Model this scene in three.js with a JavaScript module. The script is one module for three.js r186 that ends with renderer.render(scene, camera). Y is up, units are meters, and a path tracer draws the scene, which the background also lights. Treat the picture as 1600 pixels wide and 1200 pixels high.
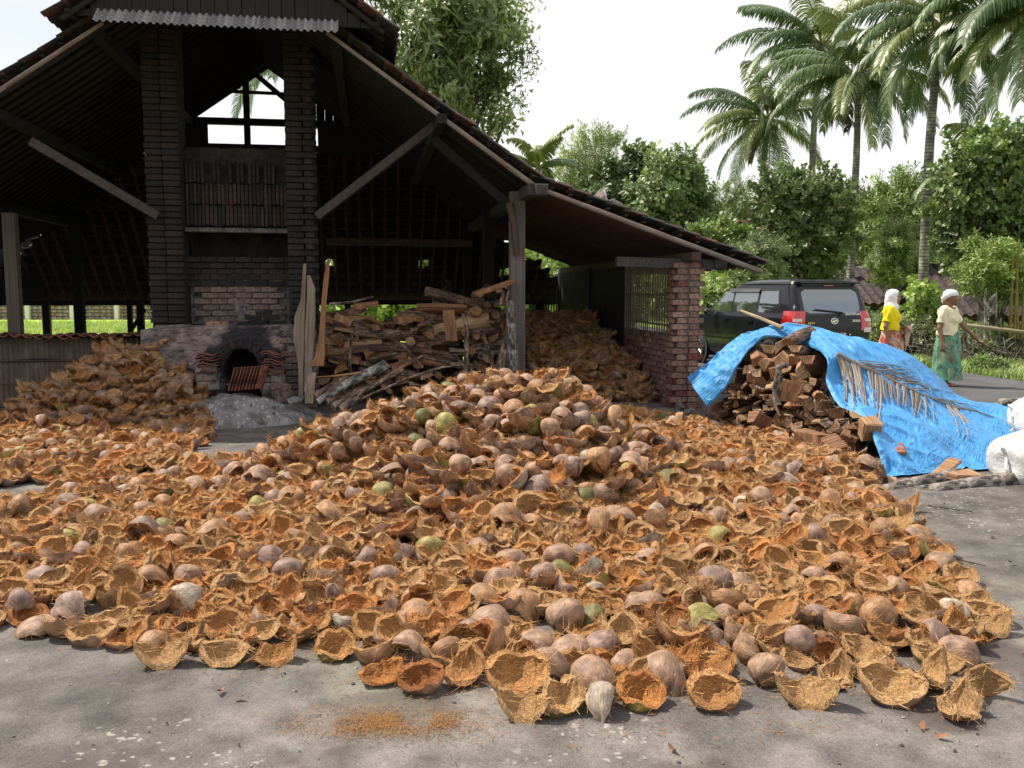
import * as THREE from 'three';
import { mergeGeometries, mergeVertices, toCreasedNormals } from 'three/addons/utils/BufferGeometryUtils.js';

// ------------------------------------------------------------------ camera, sky, sun, exposure
const FOC = 1413, PITCH = Math.atan(145 / FOC), EYE = 1.5;
const scene = new THREE.Scene();
const camera = new THREE.PerspectiveCamera(2 * Math.atan(600 / FOC) * 180 / Math.PI, 4 / 3, 0.1, 1200);
camera.position.set(0, EYE, 0);
camera.lookAt(0, EYE - Math.tan(PITCH), -1);
const renderer = new THREE.WebGLRenderer({ antialias: true });
renderer.toneMapping = THREE.LinearToneMapping;
renderer.toneMappingExposure = 1.4;
renderer.shadowMap.enabled = true;
renderer.setSize(1024, 768);
const SUN = new THREE.Vector3(-0.50, 0.80, -0.26).normalize();
const sun = new THREE.DirectionalLight(new THREE.Color(1.0, 0.93, 0.82), 5.0);
sun.position.copy(SUN).multiplyScalar(60); sun.target.position.set(0, 0, -10);
sun.position.add(sun.target.position);
sun.castShadow = true; sun.shadow.radius = 2; sun.shadow.mapSize.set(4096, 4096);
Object.assign(sun.shadow.camera, { left: -30, right: 30, top: 30, bottom: -30, near: 1, far: 150 });
scene.add(sun, sun.target);

// ------------------------------------------------------------------ helpers: random, noise, textures
function rng(seed) { let a = seed >>> 0; return () => { a = (a + 0x6D2B79F5) | 0; let t = Math.imul(a ^ (a >>> 15), 1 | a); t = (t + Math.imul(t ^ (t >>> 7), 61 | t)) ^ t; return ((t ^ (t >>> 14)) >>> 0) / 4294967296; }; }
const V = (x, y, z) => new THREE.Vector3(x, y, z);
const lerp = (a, b, t) => a + (b - a) * t, clamp = (x, a, b) => Math.min(b, Math.max(a, x));
const smooth = (a, b, x) => { const t = clamp((x - a) / (b - a), 0, 1); return t * t * (3 - 2 * t); };
function hash2(x, y, s) { let h = Math.imul(x | 0, 374761393) + Math.imul(y | 0, 668265263) + Math.imul(s | 0, 982451653); h = Math.imul(h ^ (h >>> 13), 1274126177); return ((h ^ (h >>> 16)) >>> 0) / 4294967296; }
function pn(x, y, per, s = 0) {                      // periodic value noise, -1..1
  const xi = Math.floor(x), yi = Math.floor(y), fx = x - xi, fy = y - yi, m = (a) => ((a % per) + per) % per;
  const u = fx * fx * (3 - 2 * fx), v = fy * fy * (3 - 2 * fy);
  const a = hash2(m(xi), m(yi), s), b = hash2(m(xi + 1), m(yi), s), c = hash2(m(xi), m(yi + 1), s), d = hash2(m(xi + 1), m(yi + 1), s);
  return 2 * lerp(lerp(a, b, u), lerp(c, d, u), v) - 1;
}
function fbm(x, y, per, oct, s = 0) { let r = 0, a = 0.5; for (let o = 0; o < oct; o++) { r += a * pn(x, y, per, s + o * 17); x *= 2; y *= 2; per *= 2; a *= 0.5; } return r; }
function n3(x, y, z, s = 0) {                        // smooth 3d value noise, -1..1
  const xi = Math.floor(x), yi = Math.floor(y), zi = Math.floor(z), f = (t) => t * t * (3 - 2 * t), u = f(x - xi), v = f(y - yi), w = f(z - zi);
  const h = (i, j, k) => hash2(xi + i + (zi + k) * 57, yi + j + (zi + k) * 131, s);
  return 2 * lerp(lerp(lerp(h(0, 0, 0), h(1, 0, 0), u), lerp(h(0, 1, 0), h(1, 1, 0), u), v), lerp(lerp(h(0, 0, 1), h(1, 0, 1), u), lerp(h(0, 1, 1), h(1, 1, 1), u), v), w) - 1;
}
function tex(w, h, fn, { srgb = true, rx = 1, ry = 1 } = {}) {   // fn(u, v) -> [r, g, b] in 0..1
  const d = new Uint8Array(w * h * 4);
  for (let j = 0; j < h; j++) for (let i = 0; i < w; i++) { const c = fn(i / w, j / h), k = (j * w + i) * 4; for (let n = 0; n < 3; n++) d[k + n] = clamp(c[n], 0, 1) * 255; d[k + 3] = 255; }
  const t = new THREE.DataTexture(d, w, h, THREE.RGBAFormat);
  t.wrapS = t.wrapT = THREE.RepeatWrapping; t.magFilter = THREE.LinearFilter; t.minFilter = THREE.LinearMipmapLinearFilter; t.generateMipmaps = true;
  if (srgb) t.colorSpace = THREE.SRGBColorSpace;
  t.repeat.set(rx, ry); t.needsUpdate = true; return t;
}
const grey = (w, h, fn, o = {}) => tex(w, h, (u, v) => { const g = fn(u, v); return [g, g, g]; }, { srgb: false, ...o });
const lin = (r, g, b) => new THREE.Color().setRGB(r, g, b);
function mat(c, o = {}) { return new THREE.MeshStandardMaterial({ color: Array.isArray(c) ? lin(...c) : c, roughness: 0.9, side: THREE.DoubleSide, ...o }); }

// the sky: thin bright overcast, whiter and brighter low down, a little blue showing higher up
{
  const w = 1024, h = 512, d = new Float32Array(w * h * 4);
  for (let j = 0; j < h; j++) for (let i = 0; i < w; i++) {
    const el = ((j + 0.5) / h - 0.5) * Math.PI, az = (i + 0.5) / w * 2 * Math.PI;
    const x = Math.cos(el) * Math.cos(az), y = Math.sin(el), z = Math.cos(el) * Math.sin(az);
    let n = 0, a = 0.5, f = 2.2; for (let o = 0; o < 5; o++) { n += a * n3(x * f + 7, y * f * 1.8 + 3, z * f, o); f *= 2.05; a *= 0.5; }
    const up = clamp(y, 0, 1), cl = smooth(-0.45, 0.2, n + 0.32 - 0.4 * up), k = (j * w + i) * 4;
    const b = [lerp(0.90, 0.42, up), lerp(0.96, 0.56, up), lerp(1.04, 0.84, up)], c = [1.10, 1.10, 1.11].map((q) => q * (1 - 0.25 * up));
    for (let m = 0; m < 3; m++) d[k + m] = 0.76 * lerp(b[m], c[m], cl);
    d[k + 3] = 1;
  }
  const t = new THREE.DataTexture(d, w, h, THREE.RGBAFormat, THREE.FloatType);
  t.mapping = THREE.EquirectangularReflectionMapping; t.magFilter = t.minFilter = THREE.LinearFilter; t.needsUpdate = true;
  scene.background = t; scene.environment = t;
}

// ------------------------------------------------------------------ helpers: names, tags, placing
const used = {};
function numbered(n) { const k = used[n] = (used[n] ?? -1) + 1; return k ? `${n}_${String(k).padStart(3, '0')}` : n; }
function shadows(o) { o.traverse((m) => { if (m.isMesh) { m.castShadow = true; m.receiveShadow = true; } }); return o; }
function tag(o, label, category, group) { o.userData = { label, category }; if (group) o.userData.group = group; return o; }
function thing(name, label, category, p = [0, 0, 0], turn = 0, group) { const o = new THREE.Group(); o.name = numbered(name); o.position.set(...p); o.rotation.y = turn; tag(o, label, category, group); scene.add(o); return o; }
function part(name, g, m, parent, label) { const o = new THREE.Mesh(g, m); o.name = name; o.castShadow = o.receiveShadow = true; parent.add(o); if (label) o.userData.label = label; return o; }
function struct(name, g, m) { const o = part(name, g, m, scene); o.userData.kind = 'structure'; return o; }
function solo(name, g, m, label, category, group) { const o = part(numbered(name), g, m, scene); return tag(o, label, category, group); }
function copyOf(src, name, label, group) { const o = src.clone(); o.name = numbered(name); o.userData = { ...src.userData, label }; if (group) o.userData.group = group; scene.add(o); return o; }
function ray(px, py) { const x = (px - 800) / FOC, y = -(py - 600) / FOC, c = Math.cos(PITCH), s = Math.sin(PITCH); return V(x, y * c - s, -y * s - c); }
function at(px, py, depth) { const r = ray(px, py); return r.multiplyScalar(depth / -r.z).add(V(0, EYE, 0)); }
function gnd(px, py, h = 0) { const r = ray(px, py); return r.multiplyScalar((h - EYE) / r.y).add(V(0, EYE, 0)); }
function toPx(p) { const c = Math.cos(PITCH), s = Math.sin(PITCH), y = p.y - EYE, d = s * y * -1 - c * p.z; return [800 + FOC * p.x / d, 600 - FOC * (y * c - p.z * s) / d]; }

// ------------------------------------------------------------------ helpers: geometry
const box = (w, h, d, x = 0, y = 0, z = 0) => new THREE.BoxGeometry(w, h, d).translate(x, y, z);
function bar(a, b, w, h = w) {                      // a squared timber from a to b
  const l = a.distanceTo(b), g = new THREE.BoxGeometry(w, h, l), m = new THREE.Matrix4().lookAt(a, b, Math.abs(b.y - a.y) > 0.98 * l ? V(0, 0, 1) : V(0, 1, 0));
  return g.applyMatrix4(m).translate((a.x + b.x) / 2, (a.y + b.y) / 2, (a.z + b.z) / 2);
}
function rod(pts, r0, r1 = r0, seg = 7, wob = 0, seed = 1) {   // a tapered round pole through points, closed ends
  const R = rng(seed), n = pts.length, pos = [], uv = [], idx = []; let len = 0, prev = null;
  for (let i = 0; i < n; i++) {
    const t = pts[Math.min(n - 1, i + 1)].clone().sub(pts[Math.max(0, i - 1)]).normalize();
    let s = prev ? prev.clone().addScaledVector(t, -prev.dot(t)).normalize() : V(0, 0, 1).cross(t); if (s.lengthSq() < 1e-3) s = V(1, 0, 0).cross(t); s.normalize(); prev = s;
    const q = t.clone().cross(s), r = lerp(r0, r1, i / (n - 1)); if (i) len += pts[i].distanceTo(pts[i - 1]);
    for (let j = 0; j <= seg; j++) { const a = j / seg * Math.PI * 2, k = r * (1 + wob * (hash2(i, j % seg, seed) - 0.5)); pos.push(pts[i].x + (s.x * Math.cos(a) + q.x * Math.sin(a)) * k, pts[i].y + (s.y * Math.cos(a) + q.y * Math.sin(a)) * k, pts[i].z + (s.z * Math.cos(a) + q.z * Math.sin(a)) * k); uv.push(j / seg * r0 * 6.28, len); }
  }
  for (let i = 0; i < n - 1; i++) for (let j = 0; j < seg; j++) { const a = i * (seg + 1) + j, b = a + seg + 1; idx.push(a, a + 1, b, b, a + 1, b + 1); }
  for (const e of [0, n - 1]) { const c = pos.length / 3; pos.push(pts[e].x, pts[e].y, pts[e].z); uv.push(0, 0); for (let j = 0; j <= seg; j++) { const k = (e * (seg + 1) + j) * 3; pos.push(pos[k], pos[k + 1], pos[k + 2]); uv.push(Math.cos(j / seg * 6.28) * r0, Math.sin(j / seg * 6.28) * r0); } for (let j = 0; j < seg; j++) e ? idx.push(c, c + 1 + j, c + 2 + j) : idx.push(c, c + 2 + j, c + 1 + j); }
  void R; return geo(pos, idx, uv);
}
function geo(pos, idx, uv, col) {
  const g = new THREE.BufferGeometry(); g.setAttribute('position', new THREE.Float32BufferAttribute(pos, 3));
  if (uv) g.setAttribute('uv', new THREE.Float32BufferAttribute(uv, 2)); if (col) g.setAttribute('color', new THREE.Float32BufferAttribute(col, 3));
  g.setIndex(idx); g.computeVertexNormals(); return g;
}
function grid(nu, nv, fn, su = 1, sv = 1) {         // fn(u, v) -> Vector3; uv scaled to metres by su, sv
  const pos = [], uv = [], idx = [];
  for (let j = 0; j <= nv; j++) for (let i = 0; i <= nu; i++) { const p = fn(i / nu, j / nv); pos.push(p.x, p.y, p.z); uv.push(i / nu * su, j / nv * sv); }
  for (let j = 0; j < nv; j++) for (let i = 0; i < nu; i++) { const a = j * (nu + 1) + i, b = a + nu + 1; idx.push(a, a + 1, b, b, a + 1, b + 1); }
  return geo(pos, idx, uv);
}
function plain(g) { const n = g.index ? g.toNonIndexed() : g; for (const k of Object.keys(n.attributes)) if (!['position', 'normal', 'uv'].includes(k)) n.deleteAttribute(k); if (!n.attributes.uv) n.setAttribute('uv', new THREE.Float32BufferAttribute(new Float32Array(n.attributes.position.count * 2), 2)); return n; }
const merge = (l) => mergeGeometries(l.map(plain));
function block(w, h, d, bev, jit, seed) {            // a chamfered, slightly irregular block centred at the origin, uv in metres
  const s = new THREE.Shape(); s.moveTo(-w / 2 + bev, -h / 2 + bev); s.lineTo(w / 2 - bev, -h / 2 + bev); s.lineTo(w / 2 - bev, h / 2 - bev); s.lineTo(-w / 2 + bev, h / 2 - bev); s.closePath();
  const g = new THREE.ExtrudeGeometry(s, { depth: d - 2 * bev, bevelEnabled: true, bevelThickness: bev, bevelSize: bev, bevelSegments: 1, curveSegments: 1 }).translate(0, 0, -d / 2 + bev);
  const p = g.attributes.position; for (let i = 0; i < p.count; i++) { const x = p.getX(i), y = p.getY(i), z = p.getZ(i), f = (k) => jit * n3(x * 9 + seed * 3.7, y * 9 + k * 5, z * 9, seed); p.setXYZ(i, x + f(1), y + f(2), z + f(3)); }
  g.computeVertexNormals(); g.clearGroups(); return g;
}
function surfNet(f, lo, hi, c) {                     // naive surface nets of f < 0
  const nx = Math.ceil((hi[0] - lo[0]) / c) + 1, ny = Math.ceil((hi[1] - lo[1]) / c) + 1, nz = Math.ceil((hi[2] - lo[2]) / c) + 1, S = new Float32Array(nx * ny * nz), I = (i, j, k) => i + nx * (j + ny * k);
  for (let k = 0; k < nz; k++) for (let j = 0; j < ny; j++) for (let i = 0; i < nx; i++) S[I(i, j, k)] = f(lo[0] + i * c, lo[1] + j * c, lo[2] + k * c);
  const id = new Int32Array(nx * ny * nz).fill(-1), pos = [], idx = [];
  for (let k = 0; k < nz - 1; k++) for (let j = 0; j < ny - 1; j++) for (let i = 0; i < nx - 1; i++) {
    let x = 0, y = 0, z = 0, n = 0; const v = (a, b, d) => S[I(i + a, j + b, k + d)];
    const edge = (a, b, d, e, g, h) => { const p = v(a, b, d), q = v(e, g, h); if ((p < 0) !== (q < 0)) { const t = p / (p - q); x += lerp(a, e, t); y += lerp(b, g, t); z += lerp(d, h, t); n++; } };
    for (let a = 0; a < 2; a++) for (let b = 0; b < 2; b++) { edge(0, a, b, 1, a, b); edge(a, 0, b, a, 1, b); edge(a, b, 0, a, b, 1); }
    if (n) { id[I(i, j, k)] = pos.length / 3; pos.push(lo[0] + (i + x / n) * c, lo[1] + (j + y / n) * c, lo[2] + (k + z / n) * c); }
  }
  const quad = (a, b, d, e, flip) => { if (a < 0 || b < 0 || d < 0 || e < 0) return; flip ? idx.push(a, d, b, a, e, d) : idx.push(a, b, d, a, d, e); };
  for (let k = 1; k < nz - 1; k++) for (let j = 1; j < ny - 1; j++) for (let i = 1; i < nx - 1; i++) {
    const s = S[I(i, j, k)] < 0;
    if (s !== S[I(i + 1, j, k)] < 0) quad(id[I(i, j - 1, k - 1)], id[I(i, j, k - 1)], id[I(i, j, k)], id[I(i, j - 1, k)], !s);
    if (s !== S[I(i, j + 1, k)] < 0) quad(id[I(i - 1, j, k - 1)], id[I(i - 1, j, k)], id[I(i, j, k)], id[I(i, j, k - 1)], !s);
    if (s !== S[I(i, j, k + 1)] < 0) quad(id[I(i - 1, j - 1, k)], id[I(i, j - 1, k)], id[I(i, j, k)], id[I(i - 1, j, k)], !s);
  }
  return geo(pos, idx, new Float32Array(pos.length / 3 * 2));
}

// ------------------------------------------------------------------ materials
const strokes = (w, h, base, list, seed) => {        // fibres drawn on a canvas: list of [count, length, width, colours, angle spread]
  const cv = document.createElement('canvas'); cv.width = w; cv.height = h; const c = cv.getContext('2d'), R = rng(seed);
  c.fillStyle = base; c.fillRect(0, 0, w, h);
  for (const [n, len, wid, cols, spread] of list) for (let i = 0; i < n; i++) {
    const x = R() * w, y = R() * h, a = (R() - 0.5) * spread, l = len * (0.5 + R()), k = (R() - 0.5) * l * 0.35; c.strokeStyle = cols[Math.floor(R() * cols.length)]; c.globalAlpha = 0.35 + 0.6 * R(); c.lineWidth = wid * (0.5 + R());
    for (const [ox, oy] of [[0, 0], [w, 0], [-w, 0], [0, h], [0, -h]]) { c.beginPath(); c.moveTo(x + ox, y + oy); c.quadraticCurveTo(x + ox + Math.cos(a) * l / 2 - Math.sin(a) * k, y + oy + Math.sin(a) * l / 2 + Math.cos(a) * k, x + ox + Math.cos(a) * l, y + oy + Math.sin(a) * l); c.stroke(); }
  }
  const t = new THREE.CanvasTexture(cv); t.wrapS = t.wrapT = THREE.RepeatWrapping; return t;
};
const fibreCol = strokes(512, 512, '#eae0ce', [[700, 150, 7, ['#a8916f', '#fff6e2', '#c8b492'], 0.9], [1500, 120, 3, ['#fffcf4', '#93795a', '#efe4cf'], 1.4], [1200, 90, 2, ['#6b5238', '#ffffff', '#fff8e8'], 2.8]], 11); fibreCol.colorSpace = THREE.SRGBColorSpace; fibreCol.repeat.set(7, 7);
const fibreBump = strokes(512, 512, '#777', [[900, 150, 6, ['#333', '#bbb', '#999'], 0.9], [1500, 110, 2.5, ['#fff', '#222', '#ccc'], 1.3]], 12); fibreBump.repeat.set(7, 7);
const skinCol = tex(512, 512, (u, v) => { const a = fbm(u * 6, v * 6, 6, 5, 3), s = pn(u * 5, v * 90, 90, 9) * 0.5 + pn(u * 9, v * 40, 360, 19) * 0.5, sp = smooth(0.28, 0.5, fbm(u * 30, v * 30, 30, 3, 7)); const k = 0.82 + 0.3 * a + 0.09 * s; return [k * (1 - 0.25 * sp), k * (0.98 - 0.28 * sp), k * (0.95 - 0.3 * sp)]; }, { rx: 4, ry: 4 });
const skinBump = grey(256, 256, (u, v) => 0.5 + 0.4 * fbm(u * 10, v * 10, 10, 4, 5) + 0.2 * pn(u * 6, v * 60, 60, 2), { rx: 5, ry: 5 });
const fibreM = [[0.98, 0.555, 0.235], [0.98, 0.465, 0.155], [1.0, 0.655, 0.34], [0.90, 0.45, 0.165], [0.66, 0.28, 0.095]].map((c) => mat(c, { map: fibreCol, bumpMap: fibreBump, bumpScale: 0.006, roughness: 0.95 }));
const skinM = [[0.40, 0.25, 0.165], [0.33, 0.215, 0.17], [0.44, 0.24, 0.115], [0.20, 0.185, 0.045], [0.36, 0.32, 0.085], [0.46, 0.38, 0.30]].map((c) => mat(c, { map: skinCol, bumpMap: skinBump, bumpScale: 0.003, roughness: 0.62 }));
const fibreWhite = mat([1, 1, 1], { map: fibreCol, bumpMap: fibreBump, bumpScale: 0.006, roughness: 0.95 }), skinWhite = mat([1, 1, 1], { map: skinCol, bumpMap: skinBump, bumpScale: 0.003, roughness: 0.65 });

const groundCol = tex(1408, 1408, (u, v) => {
  const a = fbm(u * 5, v * 5, 5, 6, 21), b = fbm(u * 40, v * 40, 40, 4, 31), g = hash2(u * 1408, v * 1408, 5) - 0.5;
  const fl = smooth(0.36, 0.44, fbm(u * 210, v * 210, 210, 2, 41)) * smooth(-0.05, 0.25, fbm(u * 7, v * 7, 7, 3, 51)), st = smooth(0.18, 0.4, fbm(u * 11, v * 11, 11, 5, 61)), moss = 0.35 * smooth(0.1, 0.45, fbm(u * 4, v * 4, 4, 5, 71));
  let k = 0.395 + 0.11 * a + 0.13 * b + 0.13 * g; let r = k * 1.02, gg = k * 0.985, bl = k * 0.955;
  r = lerp(r, 0.27, st * 0.6); gg = lerp(gg, 0.24, st * 0.6); bl = lerp(bl, 0.225, st * 0.6); const cr = smooth(0.018, 0.004, Math.abs(fbm(u * 6, v * 6, 6, 5, 91))) * smooth(0.0, 0.3, fbm(u * 3, v * 3, 3, 3, 95)); r *= 1 - 0.45 * cr; gg *= 1 - 0.45 * cr; bl *= 1 - 0.45 * cr;
  r = lerp(r, r * 0.93, moss); bl = lerp(bl, bl * 0.86, moss);
  r = lerp(r, 0.66, fl * 0.75); gg = lerp(gg, 0.65, fl * 0.75); bl = lerp(bl, 0.62, fl * 0.75); return [r, gg, bl];
}, { rx: 1 / 5.2, ry: 1 / 5.2 });
const groundBump = grey(1024, 1024, (u, v) => 0.5 + 0.35 * fbm(u * 50, v * 50, 50, 4, 3) + 0.3 * fbm(u * 6, v * 6, 6, 4, 8) + 0.12 * (hash2(u * 1024, v * 1024, 3) - 0.5), { rx: 1 / 2.7, ry: 1 / 2.7 });
const yardM = mat([0.92, 0.875, 0.845], { map: groundCol, bumpMap: groundBump, bumpScale: 0.012, roughness: 0.93 });
const grassCol = tex(512, 512, (u, v) => { const a = fbm(u * 8, v * 8, 8, 5, 2), g = hash2(u * 512, v * 512, 8); return [0.47 + 0.14 * a + 0.08 * g, 0.56 + 0.15 * a + 0.10 * g, 0.21 + 0.05 * a]; }, { rx: 0.25, ry: 0.25 });
const turfM = mat([0.85, 0.85, 0.85], { map: grassCol });
const roadM = mat([0.105, 0.1, 0.103], { map: tex(512, 512, (u, v) => { const k = 0.85 + 0.18 * fbm(u * 6, v * 6, 6, 5, 2) + 0.22 * (hash2(u * 512, v * 512, 8) - 0.5); return [k, k, k]; }, { rx: 0.4, ry: 0.4 }), roughness: 0.85 });
const ashM = mat([0.42, 0.40, 0.385], { map: tex(512, 512, (u, v) => { const f = smooth(0.25, 0.4, fbm(u * 40, v * 40, 40, 3, 2)), k = 0.72 + 0.25 * fbm(u * 9, v * 9, 9, 5, 1) + 0.3 * f + 0.15 * (hash2(u * 512, v * 512, 1) - 0.5); return [k, k, k]; }, { rx: 1, ry: 1 }), bumpMap: groundBump, bumpScale: 0.03 });

const woodCol = tex(512, 512, (u, v) => { const g = pn(u * 60, v * 4, 240, 4) * 0.5 + pn(u * 25, v * 2, 50, 6) * 0.5, k = 0.78 + 0.2 * g + 0.15 * fbm(u * 6, v * 6, 6, 4, 2); return [k, k * 0.97, k * 0.94]; }, { rx: 2, ry: 0.8 });
const woodBump = grey(256, 256, (u, v) => 0.5 + 0.4 * pn(u * 60, v * 4, 240, 4) + 0.2 * fbm(u * 8, v * 8, 8, 3, 1), { rx: 2, ry: 0.8 });
const barkCol = tex(256, 256, (u, v) => { const f = fbm(u * 8, v * 8, 8, 5, 5), c = smooth(0.05, 0.2, fbm(u * 14, v * 5, 70, 4, 9)), l = smooth(0.15, 0.3, fbm(u * 5, v * 5, 5, 4, 77)); const k = 0.75 + 0.3 * f - 0.3 * c + 0.25 * l; return [k, k, k * (0.98 + 0.03 * l)]; }, { rx: 4, ry: 3 });
const barkBump = grey(256, 256, (u, v) => 0.5 + 0.5 * fbm(u * 12, v * 6, 84, 5, 5), { rx: 4, ry: 3 });
const wood = (c, r = 0.85, b = 0.006) => mat(c, { map: woodCol, bumpMap: woodBump, bumpScale: b, roughness: r });
const bark = (c) => mat(c, { map: barkCol, bumpMap: barkBump, bumpScale: 0.012, roughness: 0.95 });
const sootShadeWood = wood([0.018, 0.015, 0.015]), greyWood = wood([0.092, 0.079, 0.076]), brownWood = wood([0.13, 0.085, 0.062]), rafterM = wood([0.10, 0.052, 0.037]), rafterShade = wood([0.019, 0.0145, 0.0135]), poleM = wood([0.34, 0.27, 0.24]);  // soot and main rafter tones lowered further to imitate the interior's shade
const brickCol = tex(256, 256, (u, v) => { const k = 0.8 + 0.35 * fbm(u * 6, v * 6, 6, 5, 1) + 0.12 * (hash2(u * 256, v * 256, 3) - 0.5), s = smooth(0.12, 0.35, fbm(u * 9, v * 9, 9, 4, 33)); return [k * (1 - 0.35 * s), k * (1 - 0.3 * s), k * (1 - 0.25 * s)]; }, { rx: 3.1, ry: 3.1 });
const brickBump = grey(256, 256, (u, v) => 0.5 + 0.5 * fbm(u * 14, v * 14, 14, 4, 2), { rx: 4, ry: 4 });
const brickM = (c) => mat(c, { map: brickCol, bumpMap: brickBump, bumpScale: 0.006, roughness: 0.95 });
const pillarBricks = [[0.30, 0.165, 0.125], [0.35, 0.20, 0.155], [0.27, 0.14, 0.11], [0.38, 0.24, 0.185], [0.25, 0.15, 0.125], [0.24, 0.075, 0.07]].map(brickM);
const kilnBricks = [[0.030, 0.0215, 0.0205], [0.024, 0.018, 0.018], [0.037, 0.025, 0.0225], [0.02, 0.016, 0.0165]].map(brickM), kilnPale = [[0.19, 0.135, 0.115], [0.22, 0.16, 0.135], [0.16, 0.11, 0.095]].map(brickM);  // kiln bricks: soot, coloured darker still to stand in for shade under the roof
const tileM = [[0.27, 0.092, 0.055], [0.22, 0.08, 0.055], [0.32, 0.115, 0.065]].map(brickM), roofTileM = [[0.10, 0.046, 0.034], [0.065, 0.045, 0.04], [0.14, 0.055, 0.038], [0.045, 0.04, 0.036]].map(brickM);
const mortarM = brickM([0.20, 0.155, 0.135]), mortarPale = brickM([0.28, 0.23, 0.20]);
const plasterM = brickM([0.22, 0.185, 0.165]);
const stoneM = [[0.34, 0.30, 0.27], [0.27, 0.215, 0.19], [0.42, 0.40, 0.37]].map(brickM);

// ------------------------------------------------------------------ the ground, the yard, the road, the field
const flat = (pts, y) => { const s = new THREE.Shape(pts.map(([x, z]) => new THREE.Vector2(x, -z))); return new THREE.ShapeGeometry(s).rotateX(-Math.PI / 2).translate(0, y, 0); };
struct('ground', flat([[-500, 60], [500, 60], [500, -700], [-500, -700]], 0), turfM);
const yardG = (() => {                                // packed grey earth and old concrete, slightly uneven
  const g = grid(150, 190, (u, v) => { const x = lerp(-16, 9.2, u), z = lerp(4, -20, v); return V(x, 0.012 + 0.008 * n3(x * 1.3, 0, z * 1.3, 3) + 0.006 * n3(x * 4, 0, z * 4, 5), z); }, 25.2, 24);
  return g;
})();
struct('yard', yardG, yardM);
const roadX = (z, s) => s + (z + 15) * 0.12;
struct('road', grid(2, 60, (u, v) => { const z = lerp(8, -75, v); return V(roadX(z, lerp(3.4, 8.35, u)), 0.03 + 0.01 * Math.sin(u * Math.PI), z); }, 5, 83), roadM);

// ------------------------------------------------------------------ the shed, in its own axes: x along the front, z towards the viewer, turned 9 degrees
const SHED = [-3.3, 0, -10.5], TURN = 9 * Math.PI / 180;
const shedPoint = (x, y, z) => V(x, y, z).applyAxisAngle(V(0, 1, 0), TURN).add(V(...SHED));
const shed = thing('kiln_shed', 'large open fronted shed with sagging tiled roof and sooty shade darkened timbers round the brick kiln', 'shed', SHED, TURN);
const roof = new THREE.Group(); roof.name = 'roof'; shed.add(roof);
const tileShape = (() => {                            // one pantile: x across (0.225), z down the slope (0.29), a shallow S with thickness
  const n = 6, w = 0.225, l = 0.29, th = 0.014, h = (u) => 0.026 * Math.sin(u * Math.PI * 2) + 0.006, pos = [], idx = [];
  for (const [z, lift] of [[0, 0], [l, 0.022]]) for (const t of [0, -th]) for (let i = 0; i <= n; i++) pos.push((i / n - 0.5) * w, h(i / n) + t + lift, z);
  const k = n + 1, q = (a, b, c, d) => idx.push(a, b, c, c, b, d);
  for (let i = 0; i < n; i++) { q(i, i + 2 * k, i + 1, i + 1 + 2 * k); q(i + k, i + 1 + k, i + 3 * k, i + 1 + 3 * k); q(i + 2 * k, i + 3 * k, i + 1 + 2 * k, i + 1 + 3 * k); q(i, i + 1, i + k, i + 1 + k); }
  q(0, k, 2 * k, 3 * k); q(n, 2 * k + n, k + n, 3 * k + n);
  const g = geo(pos, idx, pos.flatMap((p, i) => i % 3 ? [] : [pos[i], pos[i + 2]])); return toCreasedNormals(g, 0.9);
})();
const slopes = [];                                    // [name, top point, bottom point (x, y), z at the front, hip rule]
const hipZ = (y) => y >= 3.95 ? -5.5 : -5.5 - (3.95 - y) / 0.943;
for (const s of [1, -1]) { slopes.push([s, V(0, 5.34, 0), V(3.6 * s, 2.84, 0), 0.06]); slopes.push([s, V(3.55 * s, 2.835, 0), V(6.4 * s, 1.86, 0), 0.02]); }
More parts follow.
